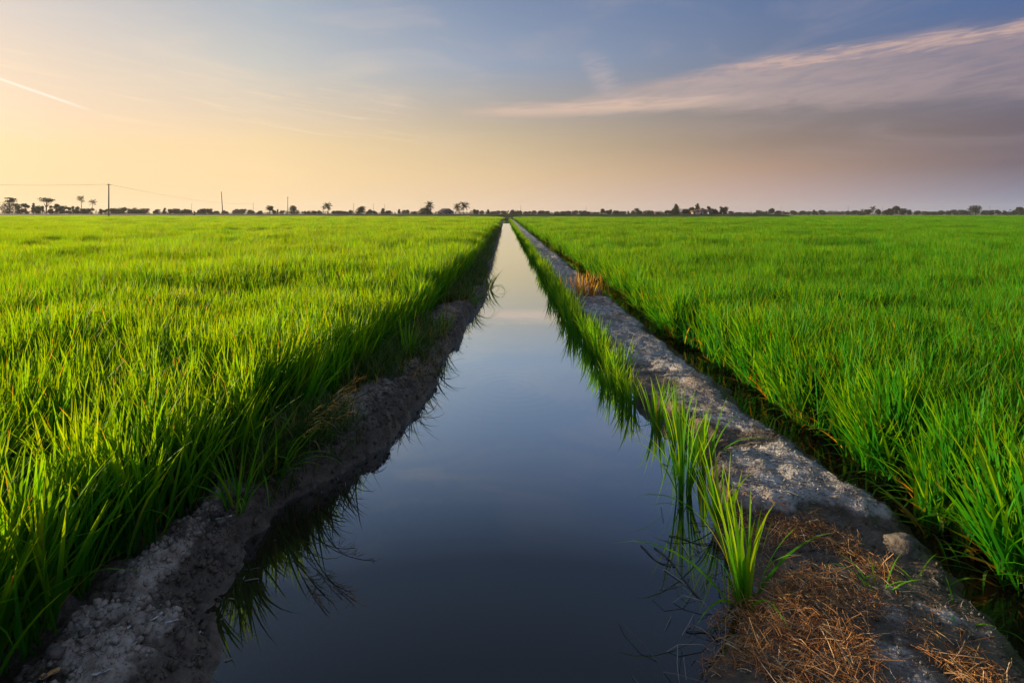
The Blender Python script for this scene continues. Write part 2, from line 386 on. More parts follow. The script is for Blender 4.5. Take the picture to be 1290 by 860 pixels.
M['frond'] = leaf_mat('palm_frond', [(0, (.018, .027, .008)), (1, (.040, .052, .015))], None, trans=.3, var=.15)

# ------------------------------------------------------------------ leaf ribbons
def leaves(n, base, L, W, phi, tilt, curl, segs=4, lv=None, twist=0.0, base_w=.55, r=None, fold=0.0):
    """n tapering leaf blades: base (n,3), length, width, bearing, first tilt from upright and further bend, as arrays"""
    r = r or rng
    L, W, phi, tilt, curl = (np.broadcast_to(np.asarray(v, float), (n,)) for v in (L, W, phi, tilt, curl))
    lv = r.random(n) if lv is None else np.broadcast_to(lv, (n,))
    t = np.linspace(0, 1, segs+1)
    P = np.zeros((n, segs+1, 3)); P[:, 0] = base
    for k in range(segs):
        a = tilt + curl*((k+.5)/segs)**1.6
        P[:, k+1, 0] = P[:, k, 0] + L/segs*np.sin(a)*np.cos(phi)
        P[:, k+1, 1] = P[:, k, 1] + L/segs*np.sin(a)*np.sin(phi)
        P[:, k+1, 2] = P[:, k, 2] + L/segs*np.cos(a)
    wp = np.interp(t, [0, .25, .6, .85, 1], [base_w, 1, .85, .42, .02])
    sp = phi + np.pi/2 + (r.random(n)-.5)*1.6 + twist
    sx, sy = np.cos(sp)[:, None], np.sin(sp)[:, None]
    hw = .5*W[:, None]*wp[None]
    A = P.copy(); B = P.copy()
    A[..., 0] += sx*hw; A[..., 1] += sy*hw; B[..., 0] -= sx*hw; B[..., 1] -= sy*hw
    V = np.stack([A, B], 2).reshape(-1, 3)
    i = (np.arange(n)*(segs+1)*2)[:, None] + np.arange(segs)[None]*2
    Fq = np.stack([i, i+1, i+3, i+2], -1).reshape(-1, 4)
    return V, Fq, {'lv': np.repeat(lv, (segs+1)*2), 'lu': np.tile(np.repeat(t, 2), n)}

def joined(parts):
    V, Fq, at_ = [], [], {}
    b = 0
    for v, f, a in parts:
        V.append(v); Fq.append(f+b); b += len(v)
        for k, x in a.items(): at_.setdefault(k, []).append(x)
    return np.concatenate(V), np.concatenate(Fq), {k: np.concatenate(x) for k, x in at_.items()}

def clump(seed, tillers, per, spread, hgt, w, segs, tiltm=.16, dead=.03):
    r = np.random.default_rng(seed)
    n = tillers*per
    th = np.repeat(r.random(tillers)*6.283, per); rr = np.repeat(np.sqrt(r.random(tillers))*spread, per)
    bz = r.random(n)*.38*hgt
    base = np.stack([rr*np.cos(th), rr*np.sin(th), bz], 1)
    phi = r.random(n)*6.283
    L = (hgt - bz)*(.80 + .42*r.random(n))
    tilt = np.abs(r.normal(tiltm, .10, n)); curl = np.abs(r.normal(.22, .24, n)); curl = np.where(r.random(n) < .07, curl + 1.1, curl)
    lv = np.clip(r.random(n)*.955, 0, .955)
    dd = (r.random(n) < dead) & (bz < .12*hgt); lv = np.where(dd, .99, lv)
    L = np.where(dd, L*.55, L); tilt = np.where(dd, tilt+.45, tilt); curl = np.where(dd, curl+.9, curl)       # dead leaves hang
    return leaves(n, base, L, w*(.55+.8*r.random(n)), phi, tilt, curl, segs, lv, r=r)

# ------------------------------------------------------------------ the setting: ground, banks, water
LS = np.array([(0.8, -.86), (1.5, -.93), (1.745, -1.0), (1.99, -1.16), (2.21, -1.19), (2.45, -1.22), (2.67, -1.23), (2.85, -1.18), (3.0, -1.10), (3.19, -.985),
      (3.35, -.86), (4.17, -.75), (4.7, -.64), (5.6, -.655), (6.7, -.58), (7.6, -.57), (9.3, -.42), (10.6, -.34), (12.5, -.42), (17, -.46), (30, -.46), (80, -.44), (170, -.42)])
LR = np.array([(0.5, -1.56), (2.6, -1.55), (3.0, -1.46), (3.6, -1.40), (4.4, -1.30), (6, -1.16), (9, -.98), (14, -.87), (170, -.80)])   # foot of the rice, left
RL = np.array([(0.8, .42), (1.4, .60), (1.75, .70), (1.95, .86), (2.1, 1.02), (2.3, 1.10), (2.6, 1.13), (2.95, 1.19), (3.15, 1.26), (3.36, 1.42), (3.6, 1.27), (4, 1.17), (5, 1.12), (8, 1.07), (9.2, 1.15), (9.8, 1.06), (20, 1.03), (170, 1.0)])
RR = np.array([(0.5, 1.76), (1.6, 1.80), (2.1, 1.88), (2.5, 2.0), (3.0, 1.95), (4, 1.95), (9, 1.93), (170, 1.90)])
def cv(tab, y): return np.interp(y, tab[:, 0], tab[:, 1])

def ys_graded(y0, y1, k, mn):
    y = [y0]
    while y[-1] < y1: y.append(y[-1] + max(mn, k*y[-1]))
    return np.array(y)

def grid_faces(a, b):
    i = (np.arange(a-1)[:, None]*b + np.arange(b-1)[None]).ravel()
    return np.stack([i, i+1, i+b+1, i+b], 1)

def hL(X, Y):
    jit = .10*fbm(Y*2.1, X*0+1.7, 3, 5) + .07*fbm(Y*8, X*4, 3, 9)
    d = X - (cv(LS, Y) + jit)
    near = sstep(2.5, 2.0, Y)
    fw = .07 + .20*near
    top = .165 + .02*sstep(2.4, 3.2, Y)
    z = np.where(d > 0, np.maximum(-.75*d, -.36), top*(.78*sstep(0, 1, -d/fw)**.8 + .22*sstep(0, 1, -d/(fw+.22))))
    rf = cv(LR, Y)
    z = z - .075*sstep(0.12, -.12, X - rf)*(d < -.05)
    above = sstep(.02, -.06, d)
    z = z + above*(.075*fbm(X*4.1, Y*4.1, 3, 21) + .046*fbm(X*15, Y*15, 4, 31, .6)) + .010*fbm(X*55, Y*55, 2, 41)*sstep(.05, -.03, d)
    dry = sstep(.07, .20, z) * sstep(-.03, -.22, d) * (1 - .42*sstep(2.75, 3.3, Y)) * (.5+.5*sstep(-.12, .10, X-rf))
    return z, dry

def hR(X, Y):
    jl = .13*fbm(Y*1.9, X*0+4.2, 3, 55) + .09*fbm(Y*9, X*3, 3, 59)
    jr = .11*fbm(Y*1.7, X*0+8.2, 3, 65) + .07*fbm(Y*10, X*3, 3, 69)
    dl = X - (cv(RL, Y) + jl); dr = cv(RR, Y) + jr - X
    fw = .065 + .20*sstep(2.6, 2.2, Y)
    slab = sstep(2.50, 2.60, Y + .12*fbm(X*5, Y*0+2, 3, 71))
    top = .075 + .075*slab + .03*sstep(2.3, 1.9, Y)*sstep(.9, 1.3, X)
    top = top - .10*np.exp(-((Y-3.36)/.13)**2)*sstep(1.72, 1.45, X) - .05*np.exp(-((Y-9.3)/.30)**2)
    top = top - .075*sstep(.16, .30, fbm(Y*1.25, Y*0+3, 2, 101))*sstep(1.66, 1.36, X + .2*fbm(X*6, Y*6, 2, 103))*sstep(3.5, 3.9, Y)
    pl = sstep(0, 1, dl/fw); pr = sstep(0, 1, dr/(.10+.14*sstep(2.4, 2.7, Y)))
    z = top*np.minimum(pl, 1)*np.minimum(.15+.85*pr, 1)
    z = np.where(dl < 0, np.maximum(.8*dl, -.36), z); z = np.where(dr < 0, np.maximum(.8*dr, -.10), z)
    ab = sstep(0, .08, dl)*sstep(0, .08, dr)
    z = z + ab*(.030*fbm(X*4, Y*3, 3, 81) + .020*fbm(X*14, Y*11, 4, 91, .6)) + .006*fbm(X*60, Y*50, 2, 95)*ab
    dry = sstep(.06, .15, z)*sstep(.03, .20, dl)*sstep(.04, .17, dr)*(.42+.58*slab + .35*sstep(1.5, 1.75, X)*(1-slab))
    dry = dry*(1 - .6*np.exp(-((Y-3.36)/.14)**2))
    return z, dry

def bank(name, x_in, x_out, hf, mat, nt, label):
    Y = ys_graded(.9, 138, .0062, .012)
    t = np.linspace(0, 1, nt)
    X = x_in(Y)[:, None]*(1-t) + x_out(Y)[:, None]*t; YY = np.repeat(Y[:, None], nt, 1)
    z, dry = hf(X, YY)
    V = np.stack([X, YY, z], -1).reshape(-1, 3)
    o = obj(name, mesh(name, V, grid_faces(len(Y), nt), mat, {'dry': dry.ravel()}, True))
    return tag(o, label, None, None, 'structure')

bank('left_bank', lambda y: cv(LS, y)+.42, lambda y: cv(LR, y)-1.1, hL, M['mudL'], 110, 'dark crumbly mud bank between the left rice field and the canal')
bank('right_bank', lambda y: cv(RL, y)-.42, lambda y: cv(RR, y)+.62, hR, M['mudR'], 120, 'pale dried mud bank between the canal and the narrow ditch')

def sheet(name, x0, x1, y0, y1, z, mat, label, nx=2, ny=2, bump=0):
    x = np.linspace(x0, x1, nx); y = np.linspace(y0, y1, ny)
    X, Y = np.meshgrid(x, y)
    Z = z + bump*fbm(X*.7, Y*.7, 2, 3)
    o = obj(name, mesh(name, np.stack([X, Y, Z], -1).reshape(-1, 3), grid_faces(ny, nx), mat))
    return tag(o, label, None, None, 'structure')
sheet('ground', -5000, 5000, -300, 6500, -.40, M['ground'], 'flat open ground reaching to the horizon')
sheet('left_paddy_soil', -420, -2.35, -3, 330, .085, M['soil'], 'wet soil under the left rice field')
sheet('right_paddy_soil', 2.30, 420, -3, 330, -.055, M['soil'], 'wet soil under the right rice field')
sheet('canal_water', -2.0, 1.62, -4, 139.5, 0, M['water'], 'still canal water reflecting the evening sky')
sheet('ditch_water', 1.62, 3.4, -4, 139, -.004, M['ditch'], 'narrow brown ditch along the right rice field')

# dike road that closes the fields
DK = [(-420, 214), (-160, 186), (-60, 158), (0, 146), (74, 145), (88, 147)]
def dike_y(x): return np.interp(x, [p[0] for p in DK], [p[1] for p in DK])
def dike():
    pts = DK
    V = []; Fs = []
    prof = [(-9.2, -.35), (-8.4, .50), (-7.6, .70), (-4.4, .74), (-3.2, .85), (-1.9, 1.15), (-1.5, 1.30), (1.6, 1.32), (2.2, 1.1), (4.5, -.35)]
    P = []
    for (xa, ya), (xb, yb) in zip(pts[:-1], pts[1:]):
        n = max(2, int(math.hypot(xb-xa, yb-ya)/2.0))
        for k in range(n): P.append((xa+(xb-xa)*k/n, ya+(yb-ya)*k/n))
    P.append(pts[-1])
    for i, (x, y) in enumerate(P):
        end = min(1, (88-x)/12.0)
        for j, (dy, z) in enumerate(prof):
            zz = z if z < 0 else z*end*(1 if j > 3 or abs(x) > 3 else .4) + .12*vnoise(np.array(x*.7), np.array(dy*2.0), 3)*end
            V.append((x + .25*vnoise(np.array(x*.5), np.array(dy), 8), y+dy, float(zz)))
    n = len(prof)
    Fs = [(i*n+j, (i+1)*n+j, (i+1)*n+j+1, i*n+j+1) for i in range(len(P)-1) for j in range(n-1)]
    o = obj('dike', mesh('dike', V, Fs, M['dike'], smooth=True))
    tag(o, 'long dark grassy dike closing the far end of the fields', None, None, 'structure')
dike()

# ------------------------------------------------------------------ rice fields (nobody could count them: one object each)
PROTO = bpy.data.collections.new('rice_kinds'); LESS_LIT = bpy.data.collections.new('less_lit_rice_kinds')
protos = []
for k in range(6): protos.append(clump(100+k, 8, 3, .06, .66, .0150, 6, .13))
for k in range(4): protos.append(clump(200+k, 70, 3, .30, .64, .0175, 4, .13))
for k in range(3): protos.append(clump(300+k, 260, 3, .85, .60, .026, 3, .14))
for k in range(3): protos.append(clump(400+k, 700, 2, 2.9, .60, .060, 2, .12))
for k in range(3): protos.append(clump(500+k, 9, 4, .06, .58, .0135, 5, .22, .45))     # ragged edge plants with dead lower leaves
for k in range(3):                                                   # collapsed dead leaves round the feet of the outer plants
    r = np.random.default_rng(600+k); n = 12
    protos.append(leaves(n, np.stack([r.normal(0, .04, n), r.normal(0, .04, n), .04+.16*r.random(n)], 1), .14+.2*r.random(n), .006+.006*r.random(n), r.random(n)*6.283, .35+.6*r.random(n), .8+.9*r.random(n), 6, .962+.038*r.random(n), r=r))
for k, pz in enumerate(protos):
    PROTO.objects.link(obj('rice_kind_%02d' % k, mesh('rice_kind_%02d' % k, *pz[:2], M['rice'], pz[2]), link=False))
    LESS_LIT.objects.link(obj('deep_rice_kind_%02d' % k, mesh('deep_rice_kind_%02d' % k, *pz[:2], M['rice_less_lit'], pz[2]), link=False))  # same clumps in the less lit green

def scatter_tree(coll):
    ng = bpy.data.node_groups.new('scatter', 'GeometryNodeTree')
    ng.interface.new_socket('Geometry', in_out='INPUT', socket_type='NodeSocketGeometry')
    ng.interface.new_socket('Geometry', in_out='OUTPUT', socket_type='NodeSocketGeometry')
    n, l = ng.nodes, ng.links
    gi = n.new('NodeGroupInput'); go = n.new('NodeGroupOutput'); ip = n.new('GeometryNodeInstanceOnPoints')
    ci = n.new('GeometryNodeCollectionInfo'); ci.inputs['Collection'].default_value = coll
    ci.inputs['Separate Children'].default_value = True; ci.inputs['Reset Children'].default_value = True
    l.new(gi.outputs[0], ip.inputs['Points']); l.new(ci.outputs[0], ip.inputs['Instance']); ip.inputs['Pick Instance'].default_value = True
    for nm, ty, so_ in (('idx', 'INT', 'Instance Index'), ('rot', 'FLOAT_VECTOR', 'Rotation'), ('scl', 'FLOAT_VECTOR', 'Scale')):
        a = n.new('GeometryNodeInputNamedAttribute'); a.data_type = ty; a.inputs['Name'].default_value = nm
        l.new(a.outputs['Attribute'], ip.inputs[so_])
    l.new(ip.outputs[0], go.inputs[0])
    return ng
TREE = {-1: scatter_tree(PROTO), 1: scatter_tree(LESS_LIT)}

def rice_points(side):
    P = []; I = []; RT = []; SC = []
    def add(x, y, lod, hmul=1.0, lean=(0, 0)):
        n = len(x)
        z0 = .085 if side < 0 else -.03
        base = {0: 0, 1: 6, 2: 10, 3: 13, 4: 16, 5: 19}[lod]; cnt = {0: 6, 1: 4, 2: 3, 3: 3, 4: 3, 5: 3}[lod]
        hv = 1 + .30*fbm(x*.33, y*.33, 3, 17) + .16*fbm(x*1.6, y*1.6, 2, 27) + .16*fbm(x*.05, y*.12, 2, 37)
        hv = hv*(.94+.12*rng.random(n))*hmul
        P.append(np.stack([x, y, np.full(n, z0)], 1)); I.append(base + rng.integers(0, cnt, n))
        wx = .10 + .10*fbm(x*.4, y*.4, 2, 47) + lean[0]; wy = -.02 + .08*fbm(x*.4, y*.4, 2, 57) + lean[1]
        lim = {0: 1, 1: .9, 2: .55, 3: .2, 4: 1, 5: .5}[lod]
        RT.append(np.stack([-(wy + .05*rng.normal(size=n))*lim, (wx + .06*rng.normal(size=n))*lim, rng.random(n)*6.283], 1))
        SC.append(np.stack([.9+.25*rng.random(n), .9+.25*rng.random(n), hv], 1))
    def keep(x, y, lod, edge):
        ok = np.abs(x) < 1.16*y + 5
        if side < 0:
            ok &= x < cv(LR, y) - edge
            l1 = 128 + .10*np.abs(x) ; ok &= ~((np.abs(y-l1) < 2.2) & (x < -75))
            ok &= y < dike_y(x) - 8.6
        else:
            ok &= x > 2.20 + .14*fbm(y*.8, y*0, 3, 77) + edge
            ok &= y < np.where(x < 88, dike_y(x) - 8.6, 215)
        return ok
    for lod, y0, y1, dens, edge in ((0, .45, 12.5, 66, 0), (1, 12, 36, 6.2, .25), (2, 35, 96, .95, .75), (3, 94, 320, .105, 2.5)):
        W = 1.16*y1 + 5
        n = int(dens*W*(y1-y0))
        x = side*rng.random(n)*W; y = y0 + rng.random(n)*(y1-y0)
        k = keep(x, y, lod, edge); add(x[k], y[k], lod)
    # ragged outer row along the bank / ditch, leaning out over the edge; real clumps all the way so that the edge stays thin
    for (y0, y1, dn) in ((1.0, 14, 20), (14, 45, 12), (45, 136, 7)):
        n = int((y1-y0)*dn); y = y0 + rng.random(n)*(y1-y0)
        if side < 0: x = cv(LR, y) - rng.random(n)*np.where(y < 45, .28, .9); add(x, y, 0, .90 - .16*sstep(3.2, 5, y), (.12, -.05))
        else: x = 2.19 + .14*fbm(y*.8, y*0, 3, 77) + rng.random(n)*np.where(y < 45, .26, .9); add(x, y, 0, .90, (-.24, -.06)); q = rng.random(n) < .7; add(x[q]-.05, y[q], 4, .80, (-.32, -.10)); q = (rng.random(n) < .8) & (y < 30); add(x[q]-.04, y[q], 5, 1, (-.2, 0))
    return tuple(np.concatenate(v) for v in (P, I, RT, SC))

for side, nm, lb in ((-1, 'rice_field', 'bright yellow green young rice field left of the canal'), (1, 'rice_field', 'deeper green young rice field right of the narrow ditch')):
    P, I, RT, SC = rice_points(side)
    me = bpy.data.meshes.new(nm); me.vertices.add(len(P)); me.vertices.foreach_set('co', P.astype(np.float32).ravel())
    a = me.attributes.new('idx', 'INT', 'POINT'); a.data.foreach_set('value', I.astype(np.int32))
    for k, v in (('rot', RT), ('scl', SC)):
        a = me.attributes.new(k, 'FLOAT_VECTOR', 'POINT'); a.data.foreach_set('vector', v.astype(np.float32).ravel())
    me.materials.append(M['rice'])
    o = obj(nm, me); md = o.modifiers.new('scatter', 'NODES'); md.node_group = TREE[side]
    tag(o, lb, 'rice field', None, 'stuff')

# ------------------------------------------------------------------ tufts that can be told apart
def tuft_leaves(r, n, hgt, w, spread, tilt, curl, lean=(0.0, 0.0), bend=0):
    """list of single leaves (V, F, attrs), a tuft fanning out of one foot"""
    out = []
    for i in range(n):
        a = r.random()*6.283; d = math.sqrt(r.random())*spread
        b = np.array([[d*math.cos(a), d*math.sin(a), -.03]])
        ph = math.atan2(math.sin(a)*.6 + lean[1] + r.normal()*.5, math.cos(a)*.6 + lean[0] + r.normal()*.5)
        tl = abs(r.normal(tilt, .10)); cl = abs(r.normal(curl, .25))
        if i < bend: tl += .35; cl += .9
        L = hgt*(.62+.42*r.random())
        out.append(leaves(1, b, L, w*(.75+.5*r.random()), ph, tl, cl, 7, np.array([r.random()]), r=r, base_w=.6))
    return out

def tuft_thing(name, label, cat, loc, n, hgt, w=.012, spread=.035, tilt=.14, curl=.35, lean=(0, 0), mat='tuft', seed=0, parts=True, group=None, bend=2):
    r = np.random.default_rng(seed)
    ls = tuft_leaves(r, n, hgt, w, spread, tilt, curl, lean, bend)
    if parts:
        e = obj(name, None, None, loc); e.empty_display_size = .1; tag(e, label, cat, group)
        for lf in ls: obj('leaf', mesh('leaf', *lf[:2], M[mat], lf[2]), e)
        return e
    v = joined(ls)
    return tag(obj(name, mesh(name, *v[:2], M[mat], v[2]), None, loc), label, cat, group)

G1 = 'rice tufts in a row in the water beside the right bank'
tuft_thing('rice_tuft', 'tall rice tuft in the water beside the straw heap, nearest of its row', 'rice tuft', at(938, 762), 34, .62, .0135, .04, .16, .30, (.03, 0), seed=1, group=G1, bend=4)
tuft_thing('rice_tuft', 'leaning rice tuft just behind the nearest one, beside the pale mud slab', 'rice tuft', at(908, 672), 18, .56, .012, .03, .20, .30, (-.3, .1), seed=2, group=G1)
tuft_thing('rice_tuft', 'dense upright rice tuft in open water beside the notch in the pale bank', 'rice tuft', at(861, 622), 32, .60, .0125, .04, .10, .22, (.05, 0), seed=3, group=G1)
tuft_thing('rice_tuft', 'rice tuft with yellowish blades standing between the upright tuft and the bank corner', 'rice tuft', at(884, 592), 22, .52, .012, .04, .12, .25, (.1, 0), seed=4, group=G1)
tuft_thing('rice_tuft', 'rice tuft at the corner of the pale bank with one tall spike', 'rice tuft', at(856, 560), 22, .50, .012, .045, .12, .22, seed=5, group=G1)
tuft_thing('rice_tuft', 'broad rice tuft sixth from the near end of the water row', 'rice tuft', at(826, 538), 24, .43, .012, .05, .14, .25, seed=6, group=G1)
tuft_thing('rice_tuft', 'short rice tuft seventh from the near end of the water row', 'rice tuft', at(838, 522), 18, .38, .011, .05, .16, .3, seed=7, group=G1)
kinds = [tuft_leaves(np.random.default_rng(40+k), 24, .47, .0125, .05, .13, .26) for k in range(8)]
kinds = [joined(v) for v in kinds]
kmesh = [mesh('rice_tuft', *v[:2], M['tuft'], v[2]) for v in kinds]
yy = 4.22; i = 0
NTH = ['eighth', 'ninth', 'tenth', 'eleventh', 'twelfth', 'thirteenth', 'fourteenth', 'fifteenth', 'sixteenth', 'seventeenth', 'eighteenth', 'nineteenth', 'twentieth']
rr_ = np.random.default_rng(77)
while yy < 46 and i < 260:
    x = 1.03 - .05*min(1, yy/20) + rr_.normal()*.055
    o = obj('rice_tuft', kmesh[i % 8], None, (x, yy, 0), rr_.random()*6.28); s = .72 + .42*rr_.random()
    if rr_.random() < .12: s *= .6
    o.scale = (s*1.1, s*1.1, s)
    sz = 'small' if s < .62 else 'low' if s < .85 else 'middling' if s < 1.0 else 'tall'
    if i < len(NTH): tag(o, '%s rice tuft, %s from the near end of the water row along the pale bank' % (sz, NTH[i]), 'rice tuft', G1)
    else: tag(o, 'slim green rice tuft in the far part of the water row along the bank', 'rice tuft', 'rice tufts in the far part of the water row')
    yy += (.07 + .055*rr_.random())*(1 + yy*.035); i += 1
# beyond that the row reads as one strip
parts = []
yy = 46.0
while yy < 134:
    v, f, a = kinds[rr_.integers(0, 8)]; s = .8+.4*rr_.random(); c_, s_ = math.cos(yy*37), math.sin(yy*37)
    w = v.copy(); w[:, 0] = (v[:, 0]*c_ - v[:, 1]*s_)*s*1.5 + .98 + rr_.normal()*.08; w[:, 1] = (v[:, 0]*s_ + v[:, 1]*c_)*s*1.5 + yy; w[:, 2] = v[:, 2]*s
    parts.append((w, f, a)); yy += .28 + yy*.004
v = joined(parts)
tag(obj('rice_strip', mesh('rice_strip', *v[:2], M['tuft'], v[2])), 'far end of the rice row along the canal', 'rice row', None, 'stuff')

# dry golden clump across the pale bank
r = np.random.default_rng(9)
e = tag(obj('dry_grass_clump', None, None, at(742, 372, .10)), 'golden dry clump of stubble standing across the pale bank', 'grass clump')
for k in range(80):
    b = np.array([[r.normal()*.17, r.normal()*.11, -.03]])
    lf = leaves(1, b, .33+.20*r.random(), .022, r.random()*6.28, abs(r.normal(.10, .08)), abs(r.normal(.1, .2)), 4, np.array([r.random()]), r=r)
    obj('stalk', mesh('stalk', *lf[:2], M['tan'], lf[2]), e)

# tufts on the left bank
def zl(x, y): return float(hL(np.array([x]), np.array([y]))[0][0])
def zr(x, y): return float(hR(np.array([x]), np.array([y]))[0][0])
def onL(px, py, zg=.15):
    x, y, _ = at(px, py, zg); z = zl(x, y); x, y, _ = at(px, py, z); return (x, y, zl(x, y))
def onR(px, py, zg=.10):
    x, y, _ = at(px, py, zg); z = zr(x, y); x, y, _ = at(px, py, z); return (x, y, zr(x, y))
G2 = 'grass tufts on the left bank'
tuft_thing('grass_tuft', 'upright green grass tuft on the left bank above the pale patch of mud', 'grass tuft', onL(300, 632), 26, .44, .011, .045, .22, .45, (.1, 0), seed=21, group=G2, bend=5)
tuft_thing('grass_tuft', 'slender grass tuft on the left bank beside the upright one, with arching blades', 'grass tuft', onL(327, 636), 18, .50, .010, .025, .25, .7, (.25, 0), seed=22, group=G2, bend=6)
tuft_thing('grass_tuft', 'arching grass tuft with yellow blades under the tan seed heads', 'grass tuft', onL(345, 602), 20, .52, .011, .04, .35, .8, (.3, -.1), seed=23, group=G2, bend=6)
tuft_thing('grass_tuft', 'dark sprawling grass tuft where the left bank bends toward the water', 'grass tuft', onL(392, 580), 24, .42, .010, .07, .45, .9, (.4, -.1), 'weed', seed=24, group=G2, bend=8)
tuft_thing('grass_tuft', 'tall bright yellow green tuft standing alone before the left rice', 'grass tuft', onL(512, 452), 22, .56, .014, .06, .22, .25, seed=25, group=G2)
tuft_thing('grass_tuft', 'small bright tuft on the left bank just past the tall one', 'grass tuft', onL(556, 420), 18, .36, .013, .10, .25, .4, seed=26, group=G2)
tuft_thing('grass_tuft', 'drooping grass tuft hanging over the water at the first bend', 'grass tuft', onL(594, 396), 30, .55, .014, .06, .45, 1.2, (.7, 0), seed=27, group=G2, bend=14)
tuft_thing('grass_tuft', 'grass tuft hanging over the water at the narrow bend further off', 'grass tuft', onL(614, 366), 24, .55, .016, .08, .35, 1.0, (.6, 0), seed=28, group=G2, bend=8)
tuft_thing('grass_tuft', 'few bent blades on the lip of the left bank over the open water', 'grass tuft', onL(548, 486), 9, .34, .010, .05, .7, .9, (.9, -.2), 'weed', seed=29, group=G2, bend=4)
tuft_thing('grass_tuft', 'sparse bent blades on the lip of the left bank below the tall bright tuft', 'grass tuft', onL(522, 512), 8, .30, .010, .05, .7, .8, (.9, -.1), 'weed', seed=30, group=G2, bend=4)

# weed with feathery seed heads beside the nearest left tufts
r = np.random.default_rng(31)
for k, (px, py, lab) in enumerate(((352, 596, 'flowering weed with feathery tan seed heads leaning out over the left bank'), (372, 572, 'flowering weed with tan seed heads against the left rice'))):
    e = tag(obj('seeding_weed', None, None, onL(px, py)), lab, 'weed', 'seeding weeds on the left bank')
    for j in range(5):
        ph = r.normal(-.1, .5); tl = .35+.3*r.random(); L = .48+.16*r.random(); ps = []; p = Vector((0, 0, -.02)); n = 7
        for q in range(n+1):
            ps.append(p.copy()); a = tl + .75*(q/n)**1.5
            p = p + Vector((math.sin(a)*math.cos(ph), math.sin(a)*math.sin(ph), math.cos(a)))*L/n
        st = MB().tube(ps, [.0022]*(n+1), 4).build('stem', M['weed'], e)
        hb = []; tip = np.array(ps[-3:]); 
        for q in range(16):
            f = r.random(); b = np.array([(1-f)*np.array(ps[-4]) + f*np.array(ps[-1])])
            hb.append(leaves(1, b, .04+.05*r.random(), .004, ph + r.normal()*.7, tl+.5+r.random()*.6, .4, 2, np.array([r.random()]), r=r))
        v = joined(hb); obj('seed_head', mesh('seed_head', *v[:2], M['tan'], v[2]), st)

# small live sprouts on the straw heap and on the bank
G3 = 'green sprouts on the straw heap'
for k, (px, py, n, hg, lab) in enumerate((
    (1105, 742, 9, .17, 'bent green sprout at the top of the straw heap'), (1150, 735, 6, .14, 'thin green sprout on the straw beside the round clod'),
    (1195, 757, 3, .11, 'single bright blade beside the ditch on the straw bank'), (1213, 780, 4, .10, 'low sprout with a reddish blade near the ditch edge'),
    (1241, 770, 2, .09, 'lone pale blade at the ditch side of the near bank'), (1077, 660, 7, .05, 'tiny green sprout on the pale mud slab'),
    (953, 577, 5, .07, 'tiny yellow sprout in the notch of the pale bank'))):
    tuft_thing('sprout', lab, 'sprout', onR(px, py), n, hg*1.35, .007, .03, .5, .9, seed=60+k, group=G3, bend=2)

# ------------------------------------------------------------------ short grass, straw, crumbs (nobody could count them)
def grass_on_left():
    r = np.random.default_rng(81); n = 20000
    y = 2.7 * np.exp(r.random(n)*math.log(60/2.7)); rf = cv(LR, y); sh = cv(LS, y)
    t = np.abs(r.normal(0, .42, n)); x = rf + .04 + t*(sh-rf)
    k = (x < sh-.03) & ((fbm(x*2.2, y*1.3, 3, 66) > -.22 + .36*np.clip((x-rf)/(sh-rf), 0, 1) - .25*sstep(6, 14, y) + .3*sstep(3.1, 2.7, y)))
    x, y = x[k], y[k]; n = len(x); z = hL(x, y)[0]
    L = (.09 + .25*r.random(n)**1.4)*(1+.6*sstep(6, 20, y)); wd = .0065*(1 + y*.08)
    return leaves(n, np.stack([x, y, z-.01], 1), L, wd, r.random(n)*6.283, np.abs(r.normal(.5, .25, n)), np.abs(r.normal(.7, .4, n)), 4, r.random(n), r=r)
def weeds_on_left():
    r = np.random.default_rng(82); n = 1500
    y = 2.9*np.exp(r.random(n)*math.log(16/2.9)); rf = cv(LR, y); sh = cv(LS, y); x = rf + (sh-rf)*r.random(n)
    k = (x < sh-.04) & (fbm(x*2.7+5, y*1.6, 3, 67) > .10); x, y = x[k], y[k]; n = len(x); z = hL(x, y)[0]
    return leaves(n, np.stack([x, y, z-.01], 1), .08+.22*r.random(n)**1.5, .004*(1+y*.08), r.random(n)*6.283, np.abs(r.normal(.7, .3, n)), np.abs(r.normal(.6, .4, n)), 4, r.random(n), r=r)
v = weeds_on_left(); tag(obj('dry_weeds', mesh('dry_weeds', *v[:2], M['tan'], v[2])), 'tan dry weeds scattered over the left bank', 'weeds', None, 'stuff')
v = grass_on_left(); tag(obj('bank_grass', mesh('bank_grass', *v[:2], M['weed'], v[2])), 'short dark grass creeping over the left bank', 'grass', None, 'stuff')

